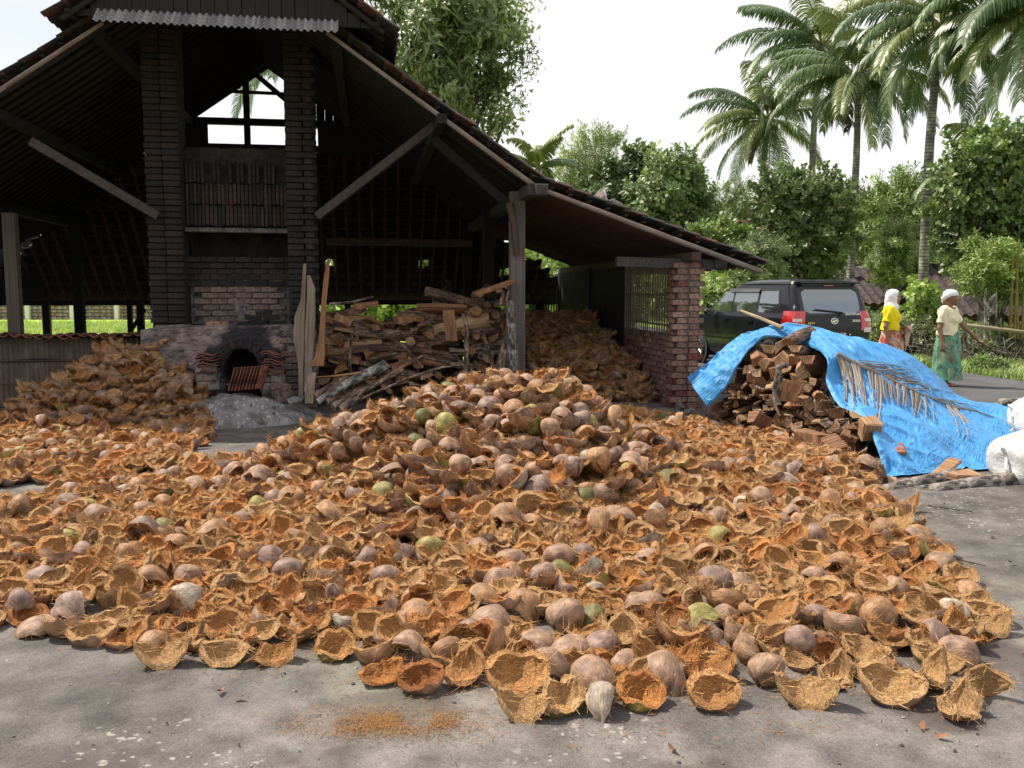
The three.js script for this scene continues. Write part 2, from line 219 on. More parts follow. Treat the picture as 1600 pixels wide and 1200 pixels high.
{
  const R = rng(5), M = new THREE.Matrix4(), C = new THREE.Color(), tint = (front) => { const k = R(), d = front ? 1 : 0.8; return k < 0.4 ? [0.06 * d, 0.034 * d, 0.027 * d] : k < 0.75 ? [0.042 * d, 0.032 * d, 0.029 * d] : [0.075 * d, 0.036 * d, 0.027 * d]; };  // tile tints lowered to put the shade of the roof's underside into the colour
  const lots = [];
  const lay = (top, down, zdir, len, cols, skip, first) => {   // rows of tiles from top along 'down'; zdir runs along the row
    const n = V().crossVectors(zdir, down).normalize(); if (n.y < 0) n.negate();
    const x = V().crossVectors(n, down).normalize();
    for (let r = 0; r * 0.245 < len - 0.12; r++) for (let c = 0; c < cols; c++) {
      const p = top.clone().addScaledVector(down, r * 0.245).addScaledVector(zdir, (c + 0.5) * 0.21).addScaledVector(n, 0.06 + 0.012 * (R() - 0.5)); if (skip(p, c, r)) continue;
      const q = new THREE.Quaternion().setFromRotationMatrix(new THREE.Matrix4().makeBasis(x, n, down)).multiply(new THREE.Quaternion().setFromEuler(new THREE.Euler((R() - 0.5) * 0.06, (R() - 0.5) * 0.07, (R() - 0.5) * 0.06)));
      if (first && c === 0) { const t = part('roof_tile', tileShape, roofTileM[Math.floor(R() * 4)], roof); t.position.copy(p); t.quaternion.copy(q); } else { lots.push([M.clone().compose(p, q, V(1, 1, 1)), tint(false)]); }
    }
  };
  for (const [s, a, b, zf] of slopes) { const rafM = zf > 0.04 || s < 0 ? rafterShade : rafterM;
    const d = b.clone().sub(a), len = d.length(); d.normalize();
    lay(a.clone().setZ(zf), d, V(0, 0, -1), len + 0.1, 42, (p, c, r) => p.z < hipZ(p.y) - 0.16 || (c > 12 && R() < 0.0025), true);
    // rafters: bamboo and rough poles under the tiles, seen from below
    for (let z = -0.12, k = 0; z > -8.2; z -= 0.21, k++) {
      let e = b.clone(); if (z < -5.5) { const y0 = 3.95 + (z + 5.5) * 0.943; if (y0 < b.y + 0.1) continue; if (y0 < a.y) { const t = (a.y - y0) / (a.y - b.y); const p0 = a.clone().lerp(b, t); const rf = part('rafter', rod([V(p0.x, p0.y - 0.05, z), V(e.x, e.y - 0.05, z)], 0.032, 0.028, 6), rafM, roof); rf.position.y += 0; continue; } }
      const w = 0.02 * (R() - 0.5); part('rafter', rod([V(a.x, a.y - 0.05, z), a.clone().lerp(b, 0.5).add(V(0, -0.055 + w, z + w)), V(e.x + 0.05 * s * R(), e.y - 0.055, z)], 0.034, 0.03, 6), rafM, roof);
    }
    for (let t = 0.3; t < len; t += 0.245) { const p = a.clone().addScaledVector(d, t), ze = hipZ(p.y) + 0.1; part('batten', bar(V(p.x, p.y + 0.005, zf - 0.02), V(p.x, p.y + 0.005, ze), 0.045, 0.022), rafM, roof); }
  }
  // rear hip
  { const a = V(0, 3.95, -5.5), d = V(0, -0.943, -1).normalize(); lay(V(-6.4, 3.95, -5.5), d, V(1, 0, 0), 3.85, 61, (p, c, r) => Math.abs(p.x) > 2.0 + (3.95 - p.y) * 1.62 + 0.16 || R() < 0.006, false);
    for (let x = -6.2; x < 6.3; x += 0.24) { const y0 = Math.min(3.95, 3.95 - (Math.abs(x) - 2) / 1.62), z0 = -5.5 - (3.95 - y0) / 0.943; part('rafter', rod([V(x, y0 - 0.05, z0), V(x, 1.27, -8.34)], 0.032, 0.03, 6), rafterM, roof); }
    for (let t = 0.1; t < 3.8; t += 0.25) { const p = a.clone().addScaledVector(d, t), w = 2 + (3.95 - p.y) * 1.62; part('batten', bar(V(-w, p.y, p.z), V(w, p.y, p.z), 0.045, 0.022), rafterM, roof); } }
  // the raised upper roof over the ridge
  for (const s of [1, -1]) { const a = V(0.14, 5.66, 0.4), d = V(1.70 * s, -1.24, 0).normalize(); lay(a, d, V(0, 0, -1), 2.16, 25, () => false, true);
    for (let z = 0.3; z > -4.8; z -= 0.3) part('rafter', rod([V(0.14, 5.6, z), V(0.14 + 1.70 * s, 4.38, z)], 0.03, 0.03, 6), sootShadeWood, roof);
    part('batten', bar(V(0.14 + 1.62 * s, 4.46, 0.36), V(0.14 + 1.62 * s, 4.46, -4.8), 0.06, 0.04), sootShadeWood, roof); }
  const it = new THREE.InstancedMesh(tileShape, brickM([1, 1, 1]), lots.length); lots.forEach(([m, c], i) => { it.setMatrixAt(i, m); it.setColorAt(i, C.setRGB(...c)); }); it.name = 'roof_tile'; it.userData.kind = 'stuff'; it.castShadow = it.receiveShadow = true; roof.add(it);
  // ridge and hip capping tiles, poles along the front edge, broken bits lying on the lean-to
  const cap = toCreasedNormals(grid(6, 1, (u, v) => V(0.12 * Math.cos(Math.PI * u), 0.10 * Math.sin(Math.PI * u), lerp(0, -0.36, v))), 0.6);
  for (let z = 0.42; z > -4.8; z -= 0.33) { const c = part('ridge_tile', cap, roofTileM[1], roof); c.position.set(0.14, 5.68, z); }
  const rp = (x, y, z) => V(x, y, z);
  for (const s of [1, -1]) {
    part('edge_pole', rod([rp(1.2 * s, 4.42, 0.07), rp(2.4 * s, 3.585, 0.08), rp(3.64 * s, 2.72, 0.08)], 0.022, 0.032, 8, 0.1), poleM, roof);
    part('edge_pole', rod([rp(3.6 * s, 2.74, 0.09), rp(5.0 * s, 2.25, 0.1), rp(6.5 * s, 1.74, 0.08)], 0.027, 0.036, 8, 0.1), poleM, roof);
  }
  const shard = block(0.26, 0.16, 0.04, 0.008, 0.02, 4); for (const [x, r, k] of [[4.62, 0.9, 2], [4.72, 1.6, 0], [4.55, 2.4, 1]]) { const b = part('broken_tile', shard, stoneM[k], roof); b.position.set(x, 2.72 - 0.348 * (x - 3.6) + 0.28, -0.35 - 0.1 * k); b.rotation.set(r, r * 1.7, 1.1 + 0.3 * r); }
}
// front gable of the upper roof: upright boards, sooty and coloured darker for the shade there, and the strip of corrugated sheet below it
for (let i = 0; i < 22; i++) { const x = -1.42 + i * 0.143, h = Math.max(0.06, 1.16 - Math.abs(x + 0.07 - 0.14) * 0.73); part('gable_board', block(0.138, h, 0.02, 0.003, 0.004, i).translate(x + 0.07, 4.44 + h / 2, 0.24 + 0.004 * (i % 2)), sootShadeWood, shed); }
for (let k = 0; k < 3; k++) {
  const w = 0.86, x0 = -1.19 + k * 0.835, g = grid(90, 1, (u, v) => { const a = u * 12 * Math.PI * 2; return V(x0 + u * w, lerp(4.50, 4.325, v) + 0.010 * Math.cos(a) - 0.012 * k * 0.4, lerp(0.29, 0.5, v) + 0.012 * Math.cos(a) + 0.006 * k); });
  part('corrugated_sheet', g, mat([0.42, 0.38, 0.38], { metalness: 0.15, roughness: 0.55, map: brickCol }), shed);
}
// posts, beams, braces
const T = (a, b, w, h, m, name) => part(name, bar(V(...a), V(...b), w, h), m, shed);
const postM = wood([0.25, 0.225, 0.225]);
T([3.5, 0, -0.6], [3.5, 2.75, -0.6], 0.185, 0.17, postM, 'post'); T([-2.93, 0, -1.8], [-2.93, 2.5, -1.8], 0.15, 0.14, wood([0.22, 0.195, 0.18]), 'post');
for (const z of [-3.4, -6.4]) for (const s of [1, -1]) T([3.5 * s, 0, z], [3.5 * s, 2.75, z], 0.16, 0.16, sootShadeWood, 'post');
for (const s of [1, -1]) { T([3.58 * s, 2.70, 0.2], [3.58 * s, 2.70, -6.9], 0.15, 0.13, s > 0 ? greyWood : sootShadeWood, 'purlin'); T([2.5 * s, 3.5, 0.12], [2.5 * s, 3.5, -6.2], 0.11, 0.11, sootShadeWood, 'purlin'); T([1.3 * s, 4.33, -0.1], [1.3 * s, 4.33, -5.6], 0.12, 0.12, sootShadeWood, 'purlin'); }
T([1.0, 2.44, -0.95], [2.55, 3.6, -0.55], 0.08, 0.10, greyWood, 'brace'); T([-0.92, 2.42, -0.9], [-2.2, 3.22, -0.5], 0.08, 0.10, greyWood, 'brace');
T([2.45, 3.38, -0.62], [3.5, 2.5, -0.62], 0.08, 0.10, sootShadeWood, 'principal_rafter'); 
part('brace', rod([V(3.38, 2.6, -0.46), V(3.44, 2.3, -0.44), V(3.48, 1.95, -0.48)], 0.05, 0.04, 7, 0.1), brownWood, shed);
T([-6.2, 2.96, -6], [-1.0, 2.97, -6], 0.12, 0.14, sootShadeWood, 'tie_beam'); T([0.9, 2.37, -5.6], [3.5, 2.36, -5.6], 0.1, 0.12, brownWood, 'tie_beam'); T([-2.2, 3.95, -5.45], [2.2, 3.95, -5.45], 0.09, 0.1, sootShadeWood, 'tie_beam');
T([-1.5, 4.37, -5.42], [1.5, 4.37, -5.42], 0.10, 0.11, sootShadeWood, 'gable_beam'); T([-0.7, 4.87, -5.42], [0.75, 4.85, -5.42], 0.05, 0.05, sootShadeWood, 'gable_beam'); T([-0.38, 3.9, -5.46], [-0.38, 5.3, -5.46], 0.10, 0.09, sootShadeWood, 'king_post'); T([-0.2, 5.15, -5.38], [0.7, 4.40, -5.38], 0.08, 0.08, sootShadeWood, 'gable_brace'); T([-0.55, 5.0, -5.38], [-1.25, 4.42, -5.38], 0.06, 0.06, sootShadeWood, 'gable_brace');
part('gable_board', box(0.5, 0.46, 0.03, -1.28, 4.14, -5.47), sootShadeWood, shed); part('gable_board', box(1.6, 0.5, 0.03, 1.6, 4.1, -5.47), sootShadeWood, shed); for (let i = 0; i < 7; i++) { const x = 0.50 + i * 0.142, h = 5.3 - 0.694 * x - 4.3; part('gable_board', box(0.138, h, 0.02, x + 0.07, 4.3 + h / 2, -5.485 - 0.004 * (i % 2)), sootShadeWood, shed); }
for (const x of [-4.6, -3.05, -2.85, -1.25, 1.2, 3.5, 5.2]) T([x, 0, -8.05], [x, 1.3, -8.05], x === -3.05 ? 0.09 : 0.13, 0.12, sootShadeWood, 'post');
T([-3.05, 0.7, -8.0], [-2.75, 1.15, -8.0], 0.07, 0.07, sootShadeWood, 'brace'); T([-1.0, 1.2, -7.4], [-1.6, 0.4, -7.4], 0.12, 0.1, sootShadeWood, 'brace'); T([-6.4, 1.27, -8.2], [6.4, 1.27, -8.2], 0.09, 0.10, sootShadeWood, 'eave_plate');
T([4.7, 1.87, -0.22], [6.02, 1.835, -0.22], 0.11, 0.12, greyWood, 'wall_plate'); T([5.62, 1.93, 0.14], [5.62, 1.93, -7.8], 0.12, 0.10, brownWood, 'wall_plate'); part('wall_plate', block(0.16, 0.12, 0.16, 0.01, 0.01, 3).translate(6.05, 1.84, -0.2), greyWood, shed); part('purlin', block(0.15, 0.13, 0.14, 0.01, 0.01, 5).translate(3.66, 2.69, 0.2), greyWood, shed);
// the brick pillar and the side wall of the lean-to
const brickShapes = [1, 2, 3, 4].map((k) => block(0.2, 0.066, 0.1, 0.006, 0.006, k)), halfShapes = [5, 6].map((k) => block(0.11, 0.066, 0.1, 0.006, 0.006, k));
{
  const R = rng(21), pil = new THREE.Group(); pil.name = 'brick_pillar'; shed.add(pil); part('mortar', box(0.29, 1.86, 0.29, 5.625, 0.93, -0.27), mortarM, pil);
  for (let c = 0; c < 24; c++) {
    const y = 0.042 + c * 0.0775, odd = c % 2;
    for (const [x, half] of odd ? [[5.52, 0], [5.705, 1]] : [[5.545, 1], [5.73, 0]]) { const b = part('brick', (half ? halfShapes : brickShapes)[Math.floor(R() * 2)], pillarBricks[Math.floor(R() * 6)], pil); b.position.set(x + 0.004 * R(), y, -0.155 + 0.012 * (R() - 0.5)); if (half) b.scale.x = 1.1; b.rotation.set(0.03 * (R() - 0.5), 0.05 * (R() - 0.5), 0.03 * (R() - 0.5)); }
    for (const x of [5.49, 5.76]) { const b = part('brick', brickShapes[Math.floor(R() * 4)], pillarBricks[Math.floor(R() * 6)], pil); b.rotation.y = Math.PI / 2; b.position.set(x, y, -0.32 + 0.01 * R()); }
  }
  const wl = new THREE.Group(); wl.name = 'brick_wall'; shed.add(wl); part('mortar', box(0.09, 0.94, 2.2, 5.56, 0.47, -1.52), mortarM, wl);
  for (let c = 0; c < 12; c++) for (let k = 0; k < 10; k++) { const b = part('brick', brickShapes[Math.floor(R() * 4)], pillarBricks[Math.floor(R() * 6)], wl); b.rotation.y = Math.PI / 2 + 0.04 * (R() - 0.5); b.position.set(5.555 + 0.008 * R(), 0.042 + c * 0.0775, -0.52 - k * 0.215 - (c % 2) * 0.105); }
  const lat = new THREE.Group(); lat.name = 'bamboo_lattice'; shed.add(lat); const slat = block(0.032, 0.98, 0.012, 0.003, 0.004, 3), sm = [wood([0.34, 0.28, 0.22]), wood([0.26, 0.20, 0.16]), wood([0.30, 0.25, 0.21])];
  for (let k = 0; k < 42; k++) { if (R() < 0.05) continue; const b = part('bamboo_slat', slat, sm[Math.floor(R() * 3)], lat); b.rotation.y = Math.PI / 2; b.position.set(5.5 + 0.01 * (k % 2), 1.42 + 0.03 * R(), -0.46 - k * 0.052); b.rotation.x = 0.02 * (R() - 0.5); }
  for (const y of [1.05, 1.45, 1.82]) part('bamboo_rail', rod([V(5.53, y, -0.4), V(5.53, y + 0.01, -2.65)], 0.016, 0.016, 6), brownWood, lat);
  T([5.58, 0, -2.75], [5.58, 1.9, -2.75], 0.13, 0.13, sootShadeWood, 'post'); T([5.58, 0, -5.0], [5.58, 1.9, -5.0], 0.13, 0.13, sootShadeWood, 'post');
  for (let k = 0; k < 16; k++) part('wall_board', block(0.13, 1.88, 0.02, 0.004, 0.006, k).rotateY(Math.PI / 2).translate(5.57, 0.94, -2.9 - k * 0.14), sootShadeWood, shed);
  for (let k = 0; k < 18; k++) part('bamboo_slat', slat, sootShadeWood, lat).position.set(5.0 + k * 0.055, 0.98, -7.95);
  for (let k = 0; k < 20; k++) part('wall_board', block(0.13, 1.88, 0.02, 0.004, 0.006, k).rotateY(Math.PI / 2).translate(5.57, 0.94, -5.15 - k * 0.14), sootShadeWood, shed);
}
for (let k = 0; k < 44; k++) part('wall_board', block(0.19, 1.1, 0.02, 0.004, 0.006, k % 5).rotateY(Math.PI / 2).translate(-6.36, 1.45, -0.3 - k * 0.185), sootShadeWood, shed);  // boards added to plug the bright sky gap at the left eave
for (let k = 0; k < 10; k++) part('wall_board', block(0.19, 1.5, 0.02, 0.004, 0.006, k % 5).translate(-6.3 + k * 0.185, 2.1, -7.75), sootShadeWood, shed);
// low woven wall on the left, capped with old tiles
{
  const lw = thing('low_wall', 'low wall of ribbed woven bamboo panels capped with roof tiles on the left', 'wall', shedPoint(-3.6, 0, -1.5).toArray(), TURN), R = rng(8);
  for (let r = 0; r < 3; r++) part('woven_panel', grid(330, 6, (u, v) => V(lerp(-2.6, 2.5, u), 0.02 + r * 0.305 + v * 0.285 + 0.008 * n3(u * 14, r, 0, 2), 0.014 * Math.sin(u * 330 * Math.PI / 2.0) + 0.012 * n3(u * 9, v * 3, r, 4) - r * 0.02), 5, 0.3), wood([0.20, 0.165, 0.135]), lw);
  part('backing', box(5.1, 0.9, 0.04, -0.05, 0.46, -0.09), sootShadeWood, lw);
  for (let r = 1; r < 4; r++) part('rail', rod([V(-2.6, r * 0.303, -0.01), V(0, r * 0.303 + 0.01, 0), V(2.5, r * 0.303, -0.01)], 0.016, 0.014, 6), brownWood, lw);
  for (let k = 0; k < 17; k++) { const t = part('roof_tile', tileShape, tileM[k % 3], lw); t.position.set(0.25 + k * 0.135, 0.925 + 0.02 * R(), -0.1); t.rotation.set(0.15 * R(), 0.15 * (R() - 0.5), 0.25 * (R() - 0.5)); }
}

// ------------------------------------------------------------------ the kiln
{
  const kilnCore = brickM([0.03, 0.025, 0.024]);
  const kiln = thing('brick_kiln', 'tall soot and shade darkened brick kiln with two columns and an arched fire mouth', 'kiln', SHED, TURN), R = rng(33);
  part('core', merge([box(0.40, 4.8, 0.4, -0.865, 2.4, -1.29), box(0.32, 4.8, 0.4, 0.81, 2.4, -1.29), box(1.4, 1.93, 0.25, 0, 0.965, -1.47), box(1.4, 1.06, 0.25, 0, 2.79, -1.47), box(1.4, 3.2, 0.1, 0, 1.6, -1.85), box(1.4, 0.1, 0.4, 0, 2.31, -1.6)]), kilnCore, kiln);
  const panelBrick = brickM([0.06, 0.034, 0.030]); let n = 0; const put = (x, y, z, sh, m, ry = 0, rz = 0) => { const b = part('brick', sh, m, kiln); b.position.set(x, y, z); b.rotation.set(0.03 * (R() - 0.5), ry + 0.05 * (R() - 0.5), rz + 0.03 * (R() - 0.5)); n++; return b; }, rest = [];
  const pick = (a) => a[Math.floor(R() * a.length)];
  for (let c = 0; c < 48; c++) { const y = 1.14 + c * 0.0765, o = (c % 2) * 0.1;
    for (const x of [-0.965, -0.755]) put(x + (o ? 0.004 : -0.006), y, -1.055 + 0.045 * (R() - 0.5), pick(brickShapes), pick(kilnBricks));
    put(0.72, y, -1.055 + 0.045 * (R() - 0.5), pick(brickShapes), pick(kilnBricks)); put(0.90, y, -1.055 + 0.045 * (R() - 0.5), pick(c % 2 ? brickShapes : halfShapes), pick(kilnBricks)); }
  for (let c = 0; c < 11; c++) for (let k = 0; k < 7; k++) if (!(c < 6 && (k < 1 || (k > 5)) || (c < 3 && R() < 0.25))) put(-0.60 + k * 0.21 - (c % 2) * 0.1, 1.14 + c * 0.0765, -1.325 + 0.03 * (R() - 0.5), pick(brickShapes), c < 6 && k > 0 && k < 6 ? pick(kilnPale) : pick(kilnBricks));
  // upright bricks of the panel above the ledge
  for (let r = 0; r < 3; r++) for (let k = 0; k < 27; k++) { if (r === 2 && R() < 0.35) continue; const b = put(-0.63 + k * 0.0485, 2.45 + r * 0.27 + 0.02 * R(), -1.31 + 0.03 * (R() - 0.5), brickShapes[k % 4], r < 2 && R() < 0.45 ? panelBrick : pick(kilnBricks), 0, Math.PI / 2); b.scale.set(1.25, 0.62, 1); }
  part('ledge', block(1.32, 0.06, 0.2, 0.008, 0.012, 3).translate(0, 2.27, -1.24), brickM([0.13, 0.115, 0.11]), kiln);
  for (let k = 0; k < 9; k++) if (k % 3) put(-0.6 + k * 0.15, 3.30 + 0.015 * R(), -1.44, pick(halfShapes), pick(kilnBricks));
  // plaster smeared over the lower wall, the shelf with ash, the fire block with its arch
  const smear = grid(40, 26, (u, v) => { const x = lerp(-0.64, 0.62, u), y = lerp(1.08, 1.78, v), e = Math.min(u, 1 - u, (1 - v) * 1.2) * 4; return V(x, y, -1.31 + 0.045 * (smooth(-0.15, 0.5, n3(x * 4, y * 5, 1, 8) + (e < 0.6 ? e - 0.6 : 0) + (0.35 - v * 0.9)) - 0.5)); }, 1.3, 0.7); part('plaster', smear, brickM([0.21, 0.17, 0.155]), kiln);
  const sh = new THREE.Shape(); sh.moveTo(-1.06, 0); sh.lineTo(-0.17, 0); sh.lineTo(-0.17, 0.5); sh.quadraticCurveTo(-0.13, 0.80, 0.08, 0.82); sh.quadraticCurveTo(0.29, 0.80, 0.33, 0.5); sh.lineTo(0.33, 0); sh.lineTo(0.93, 0); sh.lineTo(0.95, 0.55); sh.lineTo(0.93, 1.0); sh.lineTo(0.6, 1.07); sh.lineTo(-0.6, 1.05); sh.lineTo(-1.06, 1.02); sh.closePath();
  const fb = new THREE.ExtrudeGeometry(sh, { depth: 0.72, bevelEnabled: true, bevelThickness: 0.03, bevelSize: 0.02, bevelSegments: 3, curveSegments: 10 }).translate(0, 0, -1.22);
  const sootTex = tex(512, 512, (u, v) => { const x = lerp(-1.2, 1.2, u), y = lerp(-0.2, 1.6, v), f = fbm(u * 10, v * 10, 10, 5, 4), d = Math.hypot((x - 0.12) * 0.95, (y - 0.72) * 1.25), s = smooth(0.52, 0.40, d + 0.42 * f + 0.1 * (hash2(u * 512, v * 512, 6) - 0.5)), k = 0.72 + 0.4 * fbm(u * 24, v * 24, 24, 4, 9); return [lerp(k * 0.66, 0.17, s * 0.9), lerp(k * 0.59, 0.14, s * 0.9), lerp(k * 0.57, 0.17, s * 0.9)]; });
  const fp = fb.attributes.position, fu = fb.attributes.uv; for (let i = 0; i < fp.count; i++) fu.setXY(i, (fp.getX(i) + 1.2) / 2.4, (fp.getY(i) + 0.2) / 1.8); fb.clearGroups();
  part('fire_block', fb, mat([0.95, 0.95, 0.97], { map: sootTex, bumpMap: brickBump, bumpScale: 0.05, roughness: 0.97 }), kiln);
  part('fire_chamber', merge([box(0.6, 1.0, 0.04, 0.08, 0.5, -1.25), box(0.03, 0.9, 0.7, -0.20, 0.45, -0.9)]), kilnCore, kiln);
  for (let c = 0; c < 11; c++) for (let k = 0; k < 2; k++) if (R() < 0.7) put(0.66 + k * 0.19 + (c % 2) * 0.05, 0.10 + c * 0.08, -0.49 + 0.02 * R(), pick(brickShapes), pick(kilnPale));
  for (let k = 0; k < 9; k++) { const a = lerp(0.2, Math.PI - 0.2, k / 8); put(0.08 + 0.29 * Math.cos(a), 0.56 + 0.31 * Math.sin(a), -0.50 + 0.012 * R(), pick(halfShapes), pick(kilnBricks), 0, a); }
  put(-0.23, 1.09, -0.75, brickShapes[1], pillarBricks[1], 0.1).scale.set(1.3, 1.2, 1); for (const [x, y, k] of [[0.12, 1.1, 0], [0.28, 1.1, 1], [0.42, 1.17, 2], [0.33, 1.22, 3], [0.5, 1.1, 1], [0.2, 1.17, 2]]) put(x, y, -0.72 - 0.02 * k, brickShapes[k], kilnBricks[3], 0.5 * R(), 0.4 * (R() - 0.5));
  part('ash_crust', grid(60, 12, (u, v) => V(lerp(-1.02, 0.92, u), 1.055 + 0.035 * n3(u * 12, v * 4, 0, 5) - 0.05 * Math.pow(Math.max(0, v * 2 - 1), 4), lerp(-1.28, -0.47, v)), 2, 0.8), ashM, kiln);
}

// ------------------------------------------------------------------ coconut husks
function huskShape(seed, w, L, Rr, o = {}) {          // one dried husk piece lying like a bowl: long axis x, bottom at -y; returns [skin, fibre]
  const R = rng(seed * 977 + 5), nu = 18, nv = Math.max(10, Math.round(w * 5)), ph = R() * 6, th = o.th ?? 0.024, open = o.open ?? 1, bend = o.bend ?? 0, ragged = o.ragged ?? 1;
  const Li = L / 2 - 0.028, Ri = Rr - th, dome = [], cup = [];
  const P = (u, v, inner) => {
    const a = u * Math.PI, x0 = -L / 2 * Math.cos(a), edge = Math.abs(v) * 2;
    const vv = v * (w + (edge > 0.7 ? (edge - 0.7) / 0.3 * ragged * (0.30 * n3(u * 7, Math.sign(v) * 3, seed, 3) + 0.22 * n3(u * 17, Math.sign(v) * 5, seed, 13)) * Math.sign(v) : 0));
    let r = Rr * Math.pow(Math.max(Math.sin(a), 1e-4), o.pow ?? 0.9) * (1 + 0.09 * Math.cos(3 * (vv + ph))) * (1 + 0.11 * n3(u * 3.3, v * 3.3, seed, 9) + 0.04 * n3(u * 8, v * 8, seed, 19));
    let x = x0 * (1 + 0.05 * n3(v * 3, 2, seed, 1));
    if (inner) { const q = 1 - (x0 / Li) * (x0 / Li), ri = Ri * Math.sqrt(Math.max(0, q)); r = Math.min(r * 0.93, Math.max(ri, r - th * 1.5 - 0.12 * r * edge)) * (1 + 0.06 * n3(u * 9, v * 6, seed, 4)) + 0.006 * n3(u * 26, v * 24, seed, 6) + 0.006 * n3(u * 60, v * 40, seed, 16); r = Math.max(r, 0.002); x *= 0.955; }
    const sp = vv * (1 - 0.0 * edge); let y = -r * Math.cos(sp), z = r * Math.sin(sp) * open; y += bend * x * x / L * 4 + (o.curl ?? 0) * z * z * 3;
    if (o.tip && x > 0) { y += o.tip * x * x * 6; }
    return [x, y + (Math.cos(w / 2) < 0 ? 0 : Rr * 0.35), z];
  };
  const build = (inner) => { const pos = [], uv = [], idx = []; for (let j = 0; j <= nv; j++) for (let i = 0; i <= nu; i++) { const u = i / nu, v = j / nv - 0.5; pos.push(...P(u, v, inner)); uv.push(u * L * 1.2, v * w * Rr + (inner ? 0.3 : 0) + seed * 0.07); } for (let j = 0; j < nv; j++) for (let i = 0; i < nu; i++) { const a = j * (nu + 1) + i, b = a + nu + 1; inner ? idx.push(a, b, a + 1, b, b + 1, a + 1) : idx.push(a, a + 1, b, b, a + 1, b + 1); } return geo(pos, idx, uv); };
  const skin = build(false), inn = build(true);
  const rim = (v) => { const pos = [], uv = [], idx = []; for (let i = 0; i <= nu; i++) { const u = i / nu, a = P(u, v, false), b = P(u, v, true), m = a.map((q, k) => (q + b[k]) / 2 + 0.006 * n3(u * 22, k * 4, seed + v, 8)); for (const [k, q] of [a, m, b].entries()) { pos.push(...q); uv.push(u * L * 1.2, k * 0.02 + v); } } for (let i = 0; i < nu; i++) for (let k = 0; k < 2; k++) { const a = i * 3 + k, b = a + 3; v > 0 ? idx.push(a, a + 1, b, b, a + 1, b + 1) : idx.push(a, b, a + 1, b, b + 1, a + 1); } return geo(pos, idx, uv); };
  // loose coir hairs standing off the rim and the inside
  const hp = [], hu = [], hi = [];
  for (let k = 0; k < (o.hair ?? 150); k++) {
    const onRim = R() < 0.5, v = onRim ? (R() < 0.5 ? -0.5 : 0.5) : R() - 0.5, u = 0.06 + 0.88 * R(), p = V(...P(u, v, true)).lerp(V(...P(u, v, false)), onRim ? R() : 0), d = V(R() - 0.5, (R() - 0.2) * (onRim ? 0.8 : 0.5), R() - 0.5).add(V(R() < 0.5 ? 0.5 : -0.5, 0, 0)).normalize(), l = 0.02 + 0.07 * R() * R() + 0.01, s = V(R() - 0.5, R() - 0.5, R() - 0.5).cross(d).normalize().multiplyScalar(0.0009 + 0.0007 * R()), c = V(R() - 0.5, R() - 0.5, R() - 0.5).multiplyScalar(0.02);
    const b = hp.length / 3; for (let m = 0; m < 3; m++) { const q = p.clone().addScaledVector(d, l * m / 2).addScaledVector(c, m * m / 4), f = m === 2 ? 0.3 : 1; for (const sg of [-1, 1]) { hp.push(q.x + s.x * sg * f, q.y + s.y * sg * f, q.z + s.z * sg * f); hu.push(m * 0.03 + v, k * 0.013); } }
    for (let m = 0; m < 2; m++) { const a = b + m * 2; hi.push(a, a + 1, a + 2, a + 2, a + 1, a + 3); }
  }
  void dome; void cup;
  const fibre = mergeGeometries([inn, rim(-0.5), rim(0.5), geo(hp, hi, hu)]);
  // points of the whole surface, for resting pieces on one another
  const sp = skin.attributes.position, pts = []; for (let i = 0; i < sp.count; i += 3) pts.push(V(sp.getX(i), sp.getY(i), sp.getZ(i))); const ip = inn.attributes.position; for (let i = 0; i < ip.count; i += 5) pts.push(V(ip.getX(i), ip.getY(i), ip.getZ(i)));
  return { skin, fibre, pts, w, L };
}
const HUSKS = [
  huskShape(1, 2.8, 0.25, 0.100, { open: 1.08 }), huskShape(2, 2.5, 0.28, 0.110, { bend: 0.05, pow: 0.95 }), huskShape(3, 2.2, 0.26, 0.108, { open: 1.15, tip: 0.1, pow: 0.95 }), huskShape(4, 1.8, 0.28, 0.118, { bend: 0.1, pow: 1.0 }),
  huskShape(5, 3.0, 0.23, 0.098, { ragged: 2.2, open: 1.25, curl: 0.35 }), huskShape(6, 2.0, 0.25, 0.108, { tip: 0.25, ragged: 2.0, pow: 1.0 }), huskShape(7, 1.45, 0.28, 0.122, { bend: 0.14, th: 0.03, pow: 1.1 }), huskShape(8, 2.5, 0.24, 0.098, { ragged: 2.4, curl: 0.4, pow: 0.95 }),
  huskShape(9, 5.6, 0.23, 0.098, { hair: 30, ragged: 0.6 }), huskShape(10, 6.0, 0.22, 0.1, { hair: 20, ragged: 0.5, open: 0.92 }), huskShape(11, 4.0, 0.23, 0.096, { hair: 60, ragged: 1.5 }), huskShape(12, 2.7, 0.28, 0.108, { bend: 0.05, open: 1.15, ragged: 1.2 })];
const bowlish = [0, 1, 2, 3, 4, 5, 7, 11, 1, 11, 2, 0, 1, 3], domed = [3, 6, 3, 6, 5, 2, 10, 7], sided = [3, 5, 6, 2, 7, 6], whole = [8, 9, 10];

